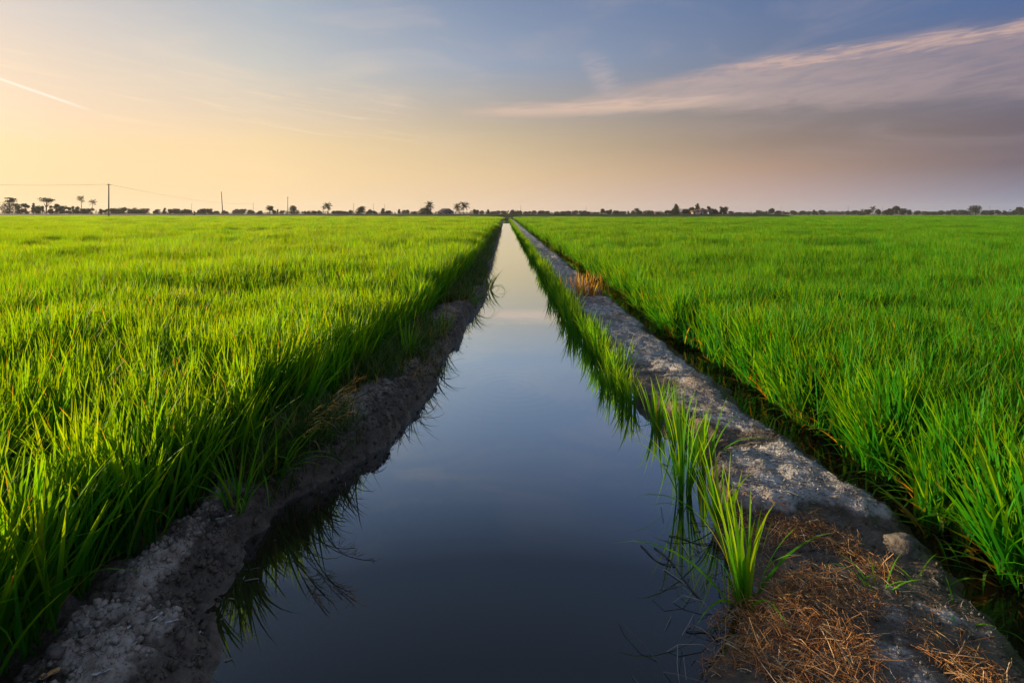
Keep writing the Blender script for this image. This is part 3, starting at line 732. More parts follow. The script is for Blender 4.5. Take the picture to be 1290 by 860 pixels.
def rods(n, P, az, tilt, L, W, r, lv=None, bow=.12):
    """n thin stalks as bowed three-sided rods lying about: P (n,3)"""
    lv = r.random(n) if lv is None else lv
    segs = 3; t = np.linspace(-.5, .5, segs+1)
    d = np.stack([np.cos(az)*np.cos(tilt), np.sin(az)*np.cos(tilt), np.sin(tilt)], 1); s = np.stack([-np.sin(az), np.cos(az), 0*az], 1); u = np.cross(d, s)
    bw = r.normal(0, bow, n)[:, None, None]*L[:, None, None]; bu = np.abs(r.normal(0, bow, n))[:, None, None]*L[:, None, None]
    C = P[:, None] + d[:, None]*(t[None, :, None]*L[:, None, None]) + s[:, None]*bw*(.25-t[None, :, None]**2)*4*.5 + u[:, None]*bu*(.25-t[None, :, None]**2)*2
    rings = []
    for k in range(3):
        q = 2*math.pi*k/3; rings.append(C + (s[:, None]*math.cos(q) + u[:, None]*math.sin(q))*W[:, None, None]*.5)
    V = np.stack(rings, 2).reshape(-1, 3); m = (segs+1)*3
    i = (np.arange(n)*m)[:, None, None] + np.arange(segs)[None, :, None]*3; k = np.arange(3)[None, None]; k2 = (k+1) % 3
    Fq = np.stack([i+k, i+k2, i+3+k2, i+3+k], -1).reshape(-1, 4)
    return V, Fq, {'lv': np.repeat(lv, m), 'lu': np.zeros(n*m)}

def straw_heap():
    r = np.random.default_rng(91); n = 15500
    x = .62 + 1.35*r.random(n); y = 1.45 + 1.2*r.random(n)
    dl = x - cv(RL, y); dr = cv(RR, y) - x
    dens = np.clip(1.15 - ((x-1.17)/.46)**2*.9 - ((y-2.0)/.62)**2*.5 + 2.8*fbm(x*4.5, y*4.5, 3, 93) - .16 - .35*sstep(1.35, 1.75, x), 0, 1)
    k = (dl > -.10) & (dr > .05) & (r.random(n) < dens) & (y < 2.6)
    x, y = x[k], y[k]; n = len(x)
    mound = .055*np.exp(-((x-1.2)/.35)**2 - ((y-2.12)/.42)**2)
    z = np.maximum(hR(x, y)[0], .0) + .004 + mound*r.random(n) + .03*r.random(n)**3
    L = .018 + .105*r.random(n)**2.2; W = .0012 + .0020*r.random(n)**2.5
    L = np.where(r.random(n) < .025, L+.14, L)
    return rods(n, np.stack([x, y, z], 1), r.random(n)*6.283, r.normal(0, .36, n), L, W, r, bow=.13)
v = straw_heap(); tag(obj('dry_straw', mesh('dry_straw', *v[:2], M['straw'], v[2])), 'rusty brown dry straw heaped on the near right bank', 'straw', None, 'stuff')

def flecks(hf, tabs, n, seed, y1):
    r = np.random.default_rng(seed)
    y = 1.2*np.exp(r.random(n)*math.log(y1/1.2)); a, b = cv(tabs[0], y), cv(tabs[1], y)
    x = a + (b-a)*r.random(n); z, dry = hf(x, y); k = (z > .05) & (r.random(n) < .15+dry)
    x, y, z = x[k], y[k], z[k]; n = len(x)
    az = np.where(r.random(n) < .6, r.normal(.3, .5, n), r.random(n)*6.28)
    L = (.012 + .06*r.random(n)**2.5)*(1+y*.03); W = (.0011+.0016*r.random(n))*(1+y*.08)
    return rods(n, np.stack([x, y, z+.003], 1), az, r.normal(0, .1, n), L, W, r)
v = flecks(hR, (RL, RR), 15000, 95, 22); tag(obj('stem_litter', mesh('stem_litter', *v[:2], M['fleck'], v[2])), 'pale dead stems strewn over the dried right bank', 'litter', None, 'stuff')
v = flecks(hL, (LS, LR), 2200, 96, 9); tag(obj('stem_litter', mesh('stem_litter', *v[:2], M['fleck'], v[2])), 'pale dead stems strewn over the dark left bank', 'litter', None, 'stuff')

ICO = None
def ico():
    t = (1+5**.5)/2
    V = np.array([(-1,t,0),(1,t,0),(-1,-t,0),(1,-t,0),(0,-1,t),(0,1,t),(0,-1,-t),(0,1,-t),(t,0,-1),(t,0,1),(-t,0,-1),(-t,0,1)])/math.hypot(1, t)
    Fq = np.array([(0,11,5),(0,5,1),(0,1,7),(0,7,10),(0,10,11),(1,5,9),(5,11,4),(11,10,2),(10,7,6),(7,1,8),(3,9,4),(3,4,2),(3,2,6),(3,6,8),(3,8,9),(4,9,5),(2,4,11),(6,2,10),(8,6,7),(9,8,1)])
    return V, Fq
def crumbs(hf, tabs, n, seed, y1, sz=1.0):
    r = np.random.default_rng(seed); V0, F0 = ico()
    y = 1.2*np.exp(r.random(n)*math.log(y1/1.2)); a, b = cv(tabs[0], y), cv(tabs[1], y)
    x = a + (b-a)*r.random(n); z, dry = hf(x, y); k = z > .02; x, y, z = x[k], y[k], z[k]; n = len(x)
    s = (.003 + .012*r.random(n)**3)*(1+.05*y)*sz
    sc = s[:, None]*(.6+.8*r.random((n, 3)))
    V = V0[None]*sc[:, None]*(.75+.5*r.random((n, 12, 1))) + np.stack([x, y, z+s*.25], 1)[:, None]
    Fq = F0[None] + (np.arange(n)*12)[:, None, None]
    return V.reshape(-1, 3), Fq.reshape(-1, 3), {'dry': np.repeat(np.clip(dry[k]+.15*r.random(n), 0, 1), 12)}
v = crumbs(hL, (LS, LR), 5200, 97, 7); tag(obj('mud_crumbs', mesh('mud_crumbs', *v[:2], M['mudL'], v[2], True)), 'small mud crumbs all over the left bank', 'crumbs', None, 'stuff')
v = crumbs(hR, (RL, RR), 4200, 98, 7, .5); tag(obj('mud_crumbs', mesh('mud_crumbs', *v[:2], M['mudR'], v[2], True)), 'small mud crumbs all over the right bank', 'crumbs', None, 'stuff')

# ------------------------------------------------------------------ clods, scraps, twigs one can point at
def blob(name, loc, size, mat, seed, sub=2, rough=.35):
    import bmesh
    r = np.random.default_rng(seed); bm = bmesh.new(); bmesh.ops.create_icosphere(bm, subdivisions=sub+1, radius=1.0)
    for v_ in bm.verts:
        p = v_.co; q = 1 + rough*float(fbm(np.array(p.x*1.7+seed), np.array(p.y*1.7+p.z*2.3), 3, seed))*1.4
        v_.co = Vector((p.x*size[0]*q, p.y*size[1]*q, p.z*size[2]*q))
    me = bpy.data.meshes.new(name); bm.to_mesh(me); bm.free(); me.materials.append(mat)
    me.polygons.foreach_set('use_smooth', np.ones(len(me.polygons), bool))
    return obj(name, me, None, loc)
p = onR(1136, 690); tag(blob('mud_clod', (p[0], p[1], p[2]-.004), (.080, .076, .062), M['clod'], 3, 3, .2), 'round pale mud clod at the end of the slab beside the ditch', 'clod')
for k, (px, py, s, lab) in enumerate(((151, 750, .020, 'dark rounded clod at the foot of the left rice'), (70, 826, .024, 'bluish grey clod on the nearest corner of the left bank'),
    (106, 798, .016, 'brownish pebble on the left bank beside the grey clod'), (256, 724, .011, 'small tan pebble on the dark slope above the water'), (278, 662, .020, 'grey lump on the left bank below the grass tuft'))):
    p = onL(px, py); tag(blob('mud_clod', (p[0], p[1], p[2]+s*.4), (s*1.2, s, s*.8), M['clod'], 10+k), lab, 'clod', 'clods on the left bank')

def scrap(name, loc, a, b, rz, mat, seed, lab, cat, group=None):
    r = np.random.default_rng(seed); n, m = 7, 4
    u, w = np.meshgrid(np.linspace(-.5, .5, n), np.linspace(-.5, .5, m)); 
    sh = (1 - (np.abs(u)*1.7)**2*.8)*(.7+.5*r.random(u.shape))
    X = u*a; Y = w*b*np.clip(sh, .08, 1) + .25*b*np.sin(u*5); Zt = .004 + .012*np.abs(fbm(u*3+seed, w*3, 2, seed)) + .25*b*np.abs(w) + .06*a*u*u
    c, s = math.cos(rz), math.sin(rz); base = np.stack([X*c-Y*s, X*s+Y*c, Zt], -1).reshape(-1, 3)
    V = np.concatenate([base, base + np.array([0, 0, -.0015])]); g = grid_faces(m, n); N = n*m
    ring = [i for i in range(n)] + [n*(j+1)-1 for j in range(1, m)] + [N-1-i for i in range(1, n)] + [n*(m-1-j) for j in range(1, m-1)]
    side = np.array([(ring[i], ring[i]+N, ring[(i+1) % len(ring)]+N, ring[(i+1) % len(ring)]) for i in range(len(ring))])
    Fq = np.concatenate([g, g[:, ::-1]+N, side])
    return tag(obj(name, mesh(name, V, Fq, mat, smooth=True), None, loc), lab, cat, group)
G4 = 'pale scraps on the left bank'
for k, (px, py, a, b, rz, lab) in enumerate(((216, 773, .060, .012, .3, 'white curled scrap at the edge of the dark slope on the left bank'), (200, 786, .070, .014, 1.0, 'crooked white scrap just below the curled one'),
    (164, 789, .040, .010, 1.1, 'short white sliver standing out on the left bank'), (169, 813, .030, .004, 1.3, 'thin pale straw sliver on the near left bank'),
    (128, 843, .080, .016, .25, 'long pale leaf scrap lying on the near left bank'), (250, 811, .024, .008, .2, 'small white speck of scrap near the waterline'),
    (282, 668, .090, .022, .25, 'broad pale flake on the grey patch below the grass tuft'), (412, 603, .035, .012, -.6, 'bright white chip on the left bank above the water'),
    (485, 554, .060, .014, -.2, 'whitish sliver on the left bank far up the slope'), (455, 560, .03, .01, .2, 'small grey flake beside the whitish sliver'))):
    scrap('scrap', onL(px, py), a*.75, b*.75, rz, M['scrap'], 200+k, lab, 'scrap', G4)
scrap('dead_leaf', onL(62, 855), .05, .03, .4, M['leafdry'], 230, 'orange dead leaf at the very edge of the near left bank', 'leaf')

def stick(name, pts, rad, mat, lab, cat, group=None):
    o = MB().tube(pts, rad, 5).build(name, mat, smooth=True); return tag(o, lab, cat, group)
r = np.random.default_rng(300)
G5 = 'twigs in the shallow water'
for k, (a, b, lab) in enumerate((((824, 690), (884, 752), 'pale bent twig lying in the shallows beside the nearest rice tuft'), ((842, 678), (897, 684), 'thin reed floating left of the nearest rice tuft'),
    ((806, 690), (850, 716), 'crooked twig furthest out in the dark water'), ((905, 735), (912, 760), 'short white stub sticking out of the shallows'), ((928, 800), (965, 786), 'straight straw lying in the water below the nearest rice tuft'),
    ((865, 790), (915, 815), 'dull twig lying under the near end of the straw bank'))):
    A, B = Vector(at(*a)), Vector(at(*b)); n = 6; ps = []
    for q in range(n+1):
        t_ = q/n; p = A.lerp(B, t_); w = .02*math.sin(t_*5+k)
        ps.append((p.x + w*.5, p.y + w, .003 + (.03*t_ if k == 3 else .002*math.sin(t_*9))))
    stick('twig', ps, [.0024]*(n+1), M['fleck'], lab, 'twig', G5)
# drowned stems just under the surface
n = 420; x = .45 + .75*r.random(n); y = 1.6 + 1.2*r.random(n); k = (x < cv(RL, y)+.02) & (x > cv(RL, y)-.38); x, y = x[k], y[k]; n = len(x)
v = rods(n, np.stack([x, y, -.012-.03*r.random(n)], 1), r.random(n)*6.28, r.normal(0, .06, n), .06+.22*r.random(n)**2, .002+.002*r.random(n), r, bow=.3)
tag(obj('drowned_stems', mesh('drowned_stems', *v[:2], M['fleck'], v[2])), 'dead stems drowned in the shallows by the right bank', 'stems', None, 'stuff')
for k, (px, py, rz, L, lab) in enumerate(((1030, 690+95, 1.9, .16, 'longest pale straw lying across the rusty heap'), (1120, 770, 2.2, .13, 'pale straw slanting down the heap toward the ditch'),
    (1055, 835, 1.7, .14, 'light straw near the bottom edge of the heap'), (1085, 700+95, 1.5, .10, 'upright pale straw in the middle of the heap'))):
    p = onR(px, py); d = Vector((math.cos(rz), math.sin(rz), .12))*L/2; c_ = Vector((p[0], p[1], p[2]+.055))
    stick('straw', [c_-d, c_-d*.3+Vector((0,0,.008)), c_+d*.4+Vector((.003,0,.01)), c_+d], [.0026]*4, M['fleck'], lab, 'straw', 'pale straws on the heap')

r = np.random.default_rng(334); n = 2600
y = 2.2*np.exp(r.random(n)*1.5); x = cv(LS, y) - .26*r.random(n); z = hL(x, y)[0]
v = rods(n, np.stack([x, y, z+.004], 1), r.normal(.35, .6, n), -.55 + r.normal(0, .45, n), .02+.09*r.random(n)**2, .0016+.0022*r.random(n), r, r.random(n)*.5, bow=.3)
tag(obj('root_fibres', mesh('root_fibres', *v[:2], M['fleck'], v[2])), 'dead roots and fibres hanging down the broken face of the left bank', 'roots', None, 'stuff')
r = np.random.default_rng(333); n = 110
y = 1.8*np.exp(r.random(n)*1.6); sd = r.random(n) < .55
x = np.where(sd, cv(LS, y) + .03 + np.abs(r.normal(0, .07, n)), cv(RL, y) - .05 - np.abs(r.normal(0, .10, n)))
v = rods(n, np.stack([x, y, np.full(n, .003)], 1), r.random(n)*6.28, np.zeros(n), .012+.05*r.random(n)**2, .002+.004*r.random(n), r, bow=.1)
tag(obj('floating_bits', mesh('floating_bits', *v[:2], M['fleck'], v[2])), 'bits of dead leaf floating along both edges of the canal', 'bits', None, 'stuff')

# ------------------------------------------------------------------ the skyline
def px2m(D): return D/F
def crown_mesh(r, w, h, n, leaf, shape, lumps=7):
    """many small leaf clumps through a lumpy volume, w half width, h height, standing on z = 0"""
    C = []; 
    for k in range(lumps):
        a = r.random()*6.283; q = math.sqrt(r.random())*.62; zc = (.22+.62*r.random())*h
        taper = {'round': 1.0, 'cone': max(.15, 1.15-zc/h), 'flat': 1.0}[shape]
        C.append((q*w*math.cos(a)*taper, q*w*math.sin(a)*taper, zc if shape != 'flat' else (.55+.35*r.random())*h, (.34+.25*r.random())*w*(.55+.45*taper)))
    C = np.array(C); i = r.integers(0, lumps, n); d = r.normal(size=(n, 3)); d /= np.linalg.norm(d, axis=1)[:, None]
    rad = r.random(n)**.45
    P = C[i, :3] + d*(C[i, 3]*rad)[:, None]*np.array([1, 1, (.9 if shape != 'flat' else .32)*min(1.0, h/(1.6*w)+.25)])
    P[:, 2] = np.clip(P[:, 2], .04*h, h)
    a = r.normal(size=(n, 3)); a /= np.linalg.norm(a, axis=1)[:, None]; b = np.cross(a, r.normal(size=(n, 3))); b /= np.linalg.norm(b, axis=1)[:, None]
    s = (leaf*(.6+.8*r.random(n)))[:, None]
    V = np.stack([P-a*s, P+b*s*.55, P+a*s, P-b*s*.55], 1).reshape(-1, 3)
    return V, np.arange(n*4).reshape(-1, 4), {'lv': np.repeat(np.clip(.5+.25*r.normal(size=n), 0, 1), 4), 'lu': np.zeros(n*4)}

def tree(px, top, hw, D, lab, shape='round', lift=.12, mat=0, seed=0, group=None, name='tree', cat='tree', clear=False):
    r = np.random.default_rng(1000+seed); s = px2m(D)
    x = (px-XC)*s; hgt = H + (YH-top)*s; w = hw*s*1.15
    e = tag(obj(name, None, None, (x, D, -.38), r.random()*6.28), lab, cat, group)
    hgt += .38
    tb = MB(); th = hgt*(.70 if clear else .5)
    tb.tube([(0,0,-.1), (.02*w, 0, th*.5), (0, .03*w, th), (0, 0, hgt*.85)], [.035*hgt, .028*hgt, .018*hgt, .006*hgt], 6)
    for k in range(5):
        a = r.random()*6.28; z0 = th*(.55+.45*r.random())
        tb.tube([(0, 0, z0), (.35*w*math.cos(a), .35*w*math.sin(a), z0+.16*hgt), (.65*w*math.cos(a), .65*w*math.sin(a), min(hgt*.9, z0+.3*hgt))], [.014*hgt, .010*hgt, .004*hgt], 5)
    tb.build('trunk', M['bark'], e)
    c0 = hgt*(lift if not clear else .45)
    n = int(np.clip(90*hw*max(2.0, YH+2.5-top)*.5, 220, 1400))
    if clear: n = int(n*.6)
    cm = crown_mesh(r, w, hgt-c0, n, max(.16, .62*s), shape, 6+int(hw))
    obj('crown', mesh('crown', *cm[:2], M['crown%d' % mat], cm[2]), e, (0, 0, c0))
    return e

def palm(px, top, hw, D, lab, lean=0.0, seed=0, group=None, nf=17):
    nf = int(nf*1.2)
    r = np.random.default_rng(2000+seed); s = px2m(D); x = (px-XC)*s; hgt = H + .38 + (YH-top)*s; w = hw*s*1.15
    ch = hgt - .80*w
    e = tag(obj('palm_tree', None, None, (x - lean*s, D, -.38)), lab, 'palm tree', group)
    pts = [(lean*s*(k/6)**1.6, 0, ch*k/6) for k in range(7)]
    MB().tube(pts, [.17, .14, .13, .12, .11, .10, .10], 7).build('trunk', M['bark'], e, smooth=True)
    for k in range(nf):
        a = 2.399*k + r.normal()*.2; el0 = 1.5 - 2.1*(k/nf) + r.normal()*.12; L = w*(.95+.25*r.random()); n = 9
        Vs = []; Fs = []; p = Vector((pts[-1][0], 0, ch)); sd = Vector((-math.sin(a), math.cos(a), 0))
        lvv = []
        for q in range(n):
            an = el0 - 1.35*(q/n)**1.3; d = Vector((math.cos(a)*math.cos(an), math.sin(a)*math.cos(an), math.sin(an)))
            p2 = p + d*L/n; f = (q+.5)/n; lw = .28*L*math.sin(math.pi*min(.97, .12+.85*f))
            for sg in (-1, 1):
                b = len(Vs); o = sd*sg*lw - Vector((0, 0, lw*.45)) + d*lw*.5
                Vs += [tuple(p), tuple(p + (p2-p)*.62), tuple(p + (p2-p)*.62 + o*.9), tuple(p + o)]; Fs.append((b, b+1, b+2, b+3))
            p = p2
        m_ = mesh('frond', np.array(Vs), np.array(Fs), M['frond'], {'lv': np.full(len(Vs), r.random()), 'lu': np.zeros(len(Vs))})
        obj('frond', m_, e)
    return e

ORD = ['first', 'second', 'third', 'fourth', 'fifth', 'sixth', 'seventh', 'eighth', 'ninth', 'tenth', 'eleventh', 'twelfth', 'thirteenth', 'fourteenth']
# low trees that make up the hedge line: zone phrase, then (pixel, top, half width, distance, shape)
ZONES = [
 ('left of the thin palm pair', [(23, 256, 6, 250, 'round'), (32, 257, 5, 260, 'round'), (42.5, 255, 3.2, 250, 'cone'), (47, 260, 5, 255, 'round'), (53.5, 257, 2.6, 250, 'cone'), (64, 257, 3, 252, 'round'), (72, 256.5, 4, 255, 'round'), (79, 260, 4, 258, 'round'), (86, 260, 3.4, 260, 'round'), (95, 260, 5, 262, 'round')]),
 ('between the palm pair and the tall wire pole', [(105, 263, 4, 265, 'round'), (112, 263, 4, 270, 'round'), (127, 261, 3, 262, 'cone'), (133, 264, 3, 300, 'round')]),
 ('between the tall wire pole and the rider', [(143, 263, 4, 290, 'round'), (149, 262.3, 5, 290, 'round'), (154, 262.2, 4.5, 300, 'round'), (165, 263.5, 5, 300, 'round'), (173, 263, 5, 300, 'round'), (181, 263.3, 5, 300, 'round'), (197, 264, 4.5, 310, 'round'), (208, 262.7, 3, 310, 'cone'), (215, 264.2, 4, 320, 'round'), (223, 264, 5, 320, 'round'), (231, 264, 4, 320, 'round'), (238, 264.3, 4, 320, 'round')]),
 ('between the rider and the leaning pole', [(251, 266, 3, 340, 'round'), (257, 264.3, 4.5, 320, 'round'), (264, 263, 5, 320, 'round'), (272, 266.5, 4, 430, 'round')]),
 ('between the leaning pole and the thin short pole', [(284, 265.3, 4, 330, 'round'), (297, 265, 4, 430, 'round'), (305, 264.6, 5, 430, 'round'), (316, 265.5, 4.5, 360, 'round'), (328, 266.2, 4, 360, 'round'), (345, 265, 2.2, 360, 'round'), (350, 264, 1.8, 420, 'cone'), (355, 266.5, 3, 420, 'round')]),
 ('between the thin short pole and the lone spiky palm', [(385, 265.8, 3, 350, 'cone'), (390, 267, 3, 350, 'round'), (396, 266, 4.5, 350, 'round'), (403, 267, 3, 360, 'round')]),
 ('between the lone spiky palm and the low dark hut', [(420, 267, 4, 380, 'round'), (427, 266.5, 5, 380, 'round'), (435, 266.8, 5, 380, 'round'), (442, 265.3, 4, 360, 'round'), (463, 267.6, 3, 400, 'round'), (466, 263, 3.2, 380, 'cone'), (473, 266.5, 4, 400, 'round'), (482, 262.5, 3.6, 380, 'cone'), (489, 266, 4, 380, 'round'), (503, 264, 2, 380, 'cone'), (508, 266, 3, 520, 'round'), (513, 264.8, 3.5, 400, 'round'), (522, 266, 3.5, 400, 'round'), (528, 267, 3, 400, 'round')]),
 ('between the two tall house palms and the canal end', [(599.5, 264, 4.4, 330, 'round'), (607, 266.8, 4, 480, 'round'), (615, 264, 2.6, 400, 'cone'), (621, 267, 4, 480, 'round'), (627, 266, 4.5, 460, 'round'), (635, 267.5, 4, 480, 'round')]),
 ('just right of the canal end', [(645, 265.8, 3.6, 430, 'round'), (650, 267, 3, 430, 'round'), (655, 266, 3.5, 430, 'round'), (664, 267, 5, 460, 'round'), (672, 267, 4, 460, 'round'), (682, 266.8, 4, 460, 'round'), (690, 267, 5, 470, 'round'), (701, 267.2, 4, 470, 'round'), (709, 266.8, 5, 470, 'round'), (716, 266.6, 4, 470, 'round'), (725, 266.6, 4.5, 470, 'round'), (734, 266.6, 4.5, 470, 'round'), (741, 267.5, 3.5, 470, 'round')]),
 ('between the thin middle pole and the round tree', [(751, 267.6, 4, 500, 'round'), (759, 264.3, 3.6, 380, 'round'), (767, 265.4, 4.4, 380, 'round'), (776, 266.3, 4.5, 390, 'round'), (784, 267, 3.6, 480, 'round'), (791.5, 264.3, 1.8, 420, 'cone'), (797, 266.8, 3, 430, 'round')]),
 ('between the round tree and the farmhouse grove', [(811, 267.4, 3, 420, 'round'), (818, 266, 5, 380, 'round'), (828, 267.4, 3.4, 380, 'round'), (834, 268, 3, 500, 'round'), (840, 264.2, 2.6, 360, 'round'), (845, 266.5, 3, 380, 'round')]),
 ('between the farmhouse grove and the right middle pole', [(921, 266.6, 3.6, 480, 'round'), (930, 268, 4, 480, 'round'), (940, 268, 5, 560, 'round'), (955, 266.8, 4.4, 520, 'round'), (963, 266.8, 4.4, 500, 'round'), (972, 263.4, 3.8, 460, 'round'), (979.5, 266.2, 4, 480, 'round')]),
 ('between the right middle pole and the lollipop palm', [(990, 268, 4, 640, 'round'), (1000, 267, 4.4, 520, 'round'), (1010, 267, 4.4, 500, 'round'), (1018, 267.6, 4, 520, 'round'), (1025, 263.8, 2.2, 480, 'cone'), (1027, 266.8, 4, 490, 'round'), (1036, 266.6, 4.4, 500, 'round'), (1046, 268.4, 5, 680, 'round'), (1056, 268, 5, 660, 'round'), (1068, 266, 4, 520, 'cone'), (1076, 265.6, 4.4, 520, 'round'), (1085, 267.4, 4, 480, 'round'), (1093, 265.4, 4.6, 460, 'round')]),
 ('between the lollipop palm and the big round tree', [(1108, 264.4, 4.6, 430, 'round'), (1116, 263.2, 4.4, 420, 'round'), (1121, 262.4, 4, 420, 'round'), (1138, 264.4, 4.4, 430, 'round'), (1146, 264, 4, 430, 'round'), (1156, 265.6, 4.4, 470, 'round'), (1166, 267.2, 5, 520, 'round'), (1176, 267.2, 5, 520, 'round'), (1186, 267, 5, 520, 'round'), (1195, 267, 5, 520, 'round'), (1204, 265.6, 4.6, 480, 'round'), (1212, 264.8, 4.4, 470, 'round'), (1219, 267, 4, 480, 'round')]),
 ('right of the big round tree', [(1240, 267, 4, 480, 'round'), (1247, 266.4, 4.4, 470, 'round'), (1257.5, 265.6, 2.6, 470, 'round'), (1266, 266.6, 4.4, 470, 'cone'), (1275, 267, 4, 500, 'round'), (1280, 265, 3.6, 460, 'round'), (1290, 266.4, 5, 470, 'round')]),
]
k = 0
for zn, lst in ZONES:
    for j, (px, top, hw, D, sh) in enumerate(lst):
        what = 'pointed low tree' if sh == 'cone' else 'low bushy tree'
        tree(px, top-.3-1.2*((k*7919) % 5)/4, hw*(.86+.3*((k*104729) % 4)/3), D, '%s low tree from the left %s' % (ORD[j] if j < len(ORD) else 'last', zn), sh, .06, k % 3, k, 'low trees along the skyline'); k += 1

# trees with a look of their own
tree(12, 248, 6, 235, 'flat topped tree above a dense bush at the left end of the skyline', 'flat', .1, 0, 301, None, clear=True)
tree(10, 254, 9.5, 238, 'dense dark bush under the flat topped tree at the left end', 'round', .05, 1, 302)
tree(58.5, 248, 8, 235, 'tall spreading tree with a flat feathery top on the left skyline', 'flat', .1, 0, 303, None, clear=True)
tree(339.5, 259, 4.8, 300, 'thin see-through tree left of the thin short pole', 'round', .2, 0, 304, None, clear=True)
tree(369.5, 259.2, 6.4, 300, 'dense dark round tree right of the thin short pole', 'round', .03, 2, 305)
tree(453.5, 259.6, 6, 300, 'square dark tree standing apart left of the hut', 'round', .03, 2, 306)
tree(804.5, 262.6, 5, 320, 'compact round tree alone on the right skyline', 'round', .03, 2, 307)
tree(852, 256, 6.4, 300, 'pointed tall tree at the left end of the farmhouse grove', 'cone', .03, 2, 308)
tree(851, 262.5, 6, 298, 'wide dark tree under the pointed one in the farmhouse grove', 'round', .03, 2, 309)
tree(864, 263.6, 7, 300, 'low broad tree between the pointed tree and the farmhouse', 'round', .03, 2, 310)
tree(871.5, 260.4, 3, 305, 'small narrow tree left of the farmhouse', 'round', .03, 1, 311)
tree(879, 254.8, 5.2, 312, 'tallest tree of the grove, behind the farmhouse', 'cone', .03, 2, 312)
tree(886, 261, 3, 312, 'short tree behind the middle of the farmhouse', 'round', .03, 1, 313)
tree(893, 259.2, 4, 312, 'tree with a tufted top behind the right end of the farmhouse', 'cone', .03, 2, 314)
tree(899.5, 262, 5, 303, 'broad dark tree right of the farmhouse', 'round', .03, 2, 315)
tree(906, 265, 4, 303, 'low bush between the broad tree and the last tree of the grove', 'round', .03, 2, 316)
tree(911.5, 259, 5, 302, 'upright dark tree at the right end of the farmhouse grove', 'round', .03, 2, 317)
tree(1127.5, 258.8, 4.6, 410, 'tall lumpy tree in the middle of the right hand grove', 'round', .03, 2, 318)
tree(1229, 258.6, 8, 400, 'big round tree toward the right end of the skyline', 'round', .02, 2, 319)
tree(1285, 261, 4, 430, 'rounded tree over low bushes at the right end of the skyline', 'round', .2, 2, 320)
tree(537.5, 260.5, 8, 286, 'dark tree leaning over the low hut', 'round', .05, 2, 321)
palm(101.8, 246, 4.8, 235, 'tall slim palm with a narrow crown, first of the thin pair', -1.5, 1, nf=12)
palm(116.8, 250.5, 5.4, 240, 'palm with few straggling fronds left of the tall wire pole', 1.5, 2, nf=7)
palm(412.3, 254.3, 6, 280, 'lone spiky palm on the left skyline', -2, 3)
palm(407.8, 259, 3.2, 284, 'small thin palm leaning beside the lone spiky one', 0, 4, nf=7)
palm(541, 253.0, 6.4, 285, 'dense palm rising over the low hut', 1, 5, nf=16)
palm(576, 255.6, 6, 285, 'shorter of the two tall palms beside the blue house', -1, 6)
palm(584.5, 253, 7, 280, 'taller of the two palms beside the blue house', .5, 7, nf=15)
palm(1099.6, 259.2, 3.8, 420, 'palm like tree on a bare trunk above the right hand grove', .3, 8)
palm(1086, 262.8, 2.8, 430, 'tiny palm left of the bare trunk palm', 0, 9, nf=8)

# distant wood behind everything
def far_wood():
    r = np.random.default_rng(5); parts = []
    for D, n, hz in ((760, 460, 4.6), (900, 460, 5.2)):
        for k in range(n):
            x = -1.25*D + 2.5*D*k/n + r.normal()*2
            h = hz*(.35+.9*max(0, .5+1.3*float(fbm(np.array(x*.012), np.array(D*.1), 3, 4)))) + .8*r.random()
            c = crown_mesh(r, 2.6+1.8*r.random(), h, 26, .85, 'round', 4); v = c[0]; v[:, 0] += x; v[:, 1] += D + r.normal()*8; v[:, 2] -= .4
            parts.append((v, c[1], c[2]))
    return joined(parts)
v = far_wood(); tag(obj('distant_wood', mesh('distant_wood', *v[:2], M['crown2'], v[2])), 'hazy band of distant trees behind the skyline', 'wood', None, 'stuff')

# ------------------------------------------------------------------ houses
def house(name, label, px, D, wpx, wall_h, roof_h, depth, mw, mr, hip=True, door_at=.1, wins=(-.3, .32), rz=0.0):
    s = px2m(D); w = wpx*s; e = tag(obj(name, None, None, ((px-XC)*s, D, -.38), rz), label, 'house'); zb = .38+wall_h
    f = -depth/2
    MB().box((0, 0, zb/2), (w, depth, zb)).build('wall', mw, e)
    ov = .45; a, b = w/2+ov, depth/2+ov; q = a*.45 if hip else a
    V = [(-a,-b,zb),(a,-b,zb),(a,b,zb),(-a,b,zb),(-q,0,zb+roof_h),(q,0,zb+roof_h),(-a,-b,zb-.12),(a,-b,zb-.12),(a,b,zb-.12),(-a,b,zb-.12)]
    MB().add(V, [(0,1,5,4),(1,2,5),(2,3,4,5),(3,0,4),(6,9,8,7),(0,6,7,1),(1,7,8,2),(2,8,9,3),(3,9,6,0)]).build('roof', mr, e, (0, 0, .003))
    d = MB().box((door_at*w, f-.03, .38+1.0), (.9, .06, 2.0)).build('door', M['wood'], e)
    for u in wins:
        fr = MB().box((u*w, f-.03, .38+1.35), (1.1, .06, 1.0)).build('window', M['wood'], e)
        MB().box((u*w, f-.07, .38+1.35), (.9, .03, .8)).build('pane', M['glass'], fr)
    return e
house('house', 'low grey blue house with a dark hipped roof beside the two tall palms', 561.5, 290, 18, 2.3, 1.9, 6, M['wallblue'], M['roofdark'])
house('house', 'dark hut under the dense palm', 535, 288, 17, 1.6, 2.6, 5, M['wood'], M['roofdark'], True, .2, (-.25,))
house('house', 'pale blue white farmhouse among the grove', 884, 296, 10, 2.4, 1.5, 6, M['wallpale'], M['roofred'], False, .05, (-.3, .34))
house('house', 'small cream outbuilding at the left end of the farmhouse', 873.3, 292, 3.0, 2.3, .9, 3.5, M['wallcream'], M['roofred'], False, .0, ())
house('house', 'small pale annexe at the right end of the farmhouse', 893.2, 292, 5.0, 2.2, .9, 4, M['wallpale'], M['roofdark'], False, -.2, (.25,))

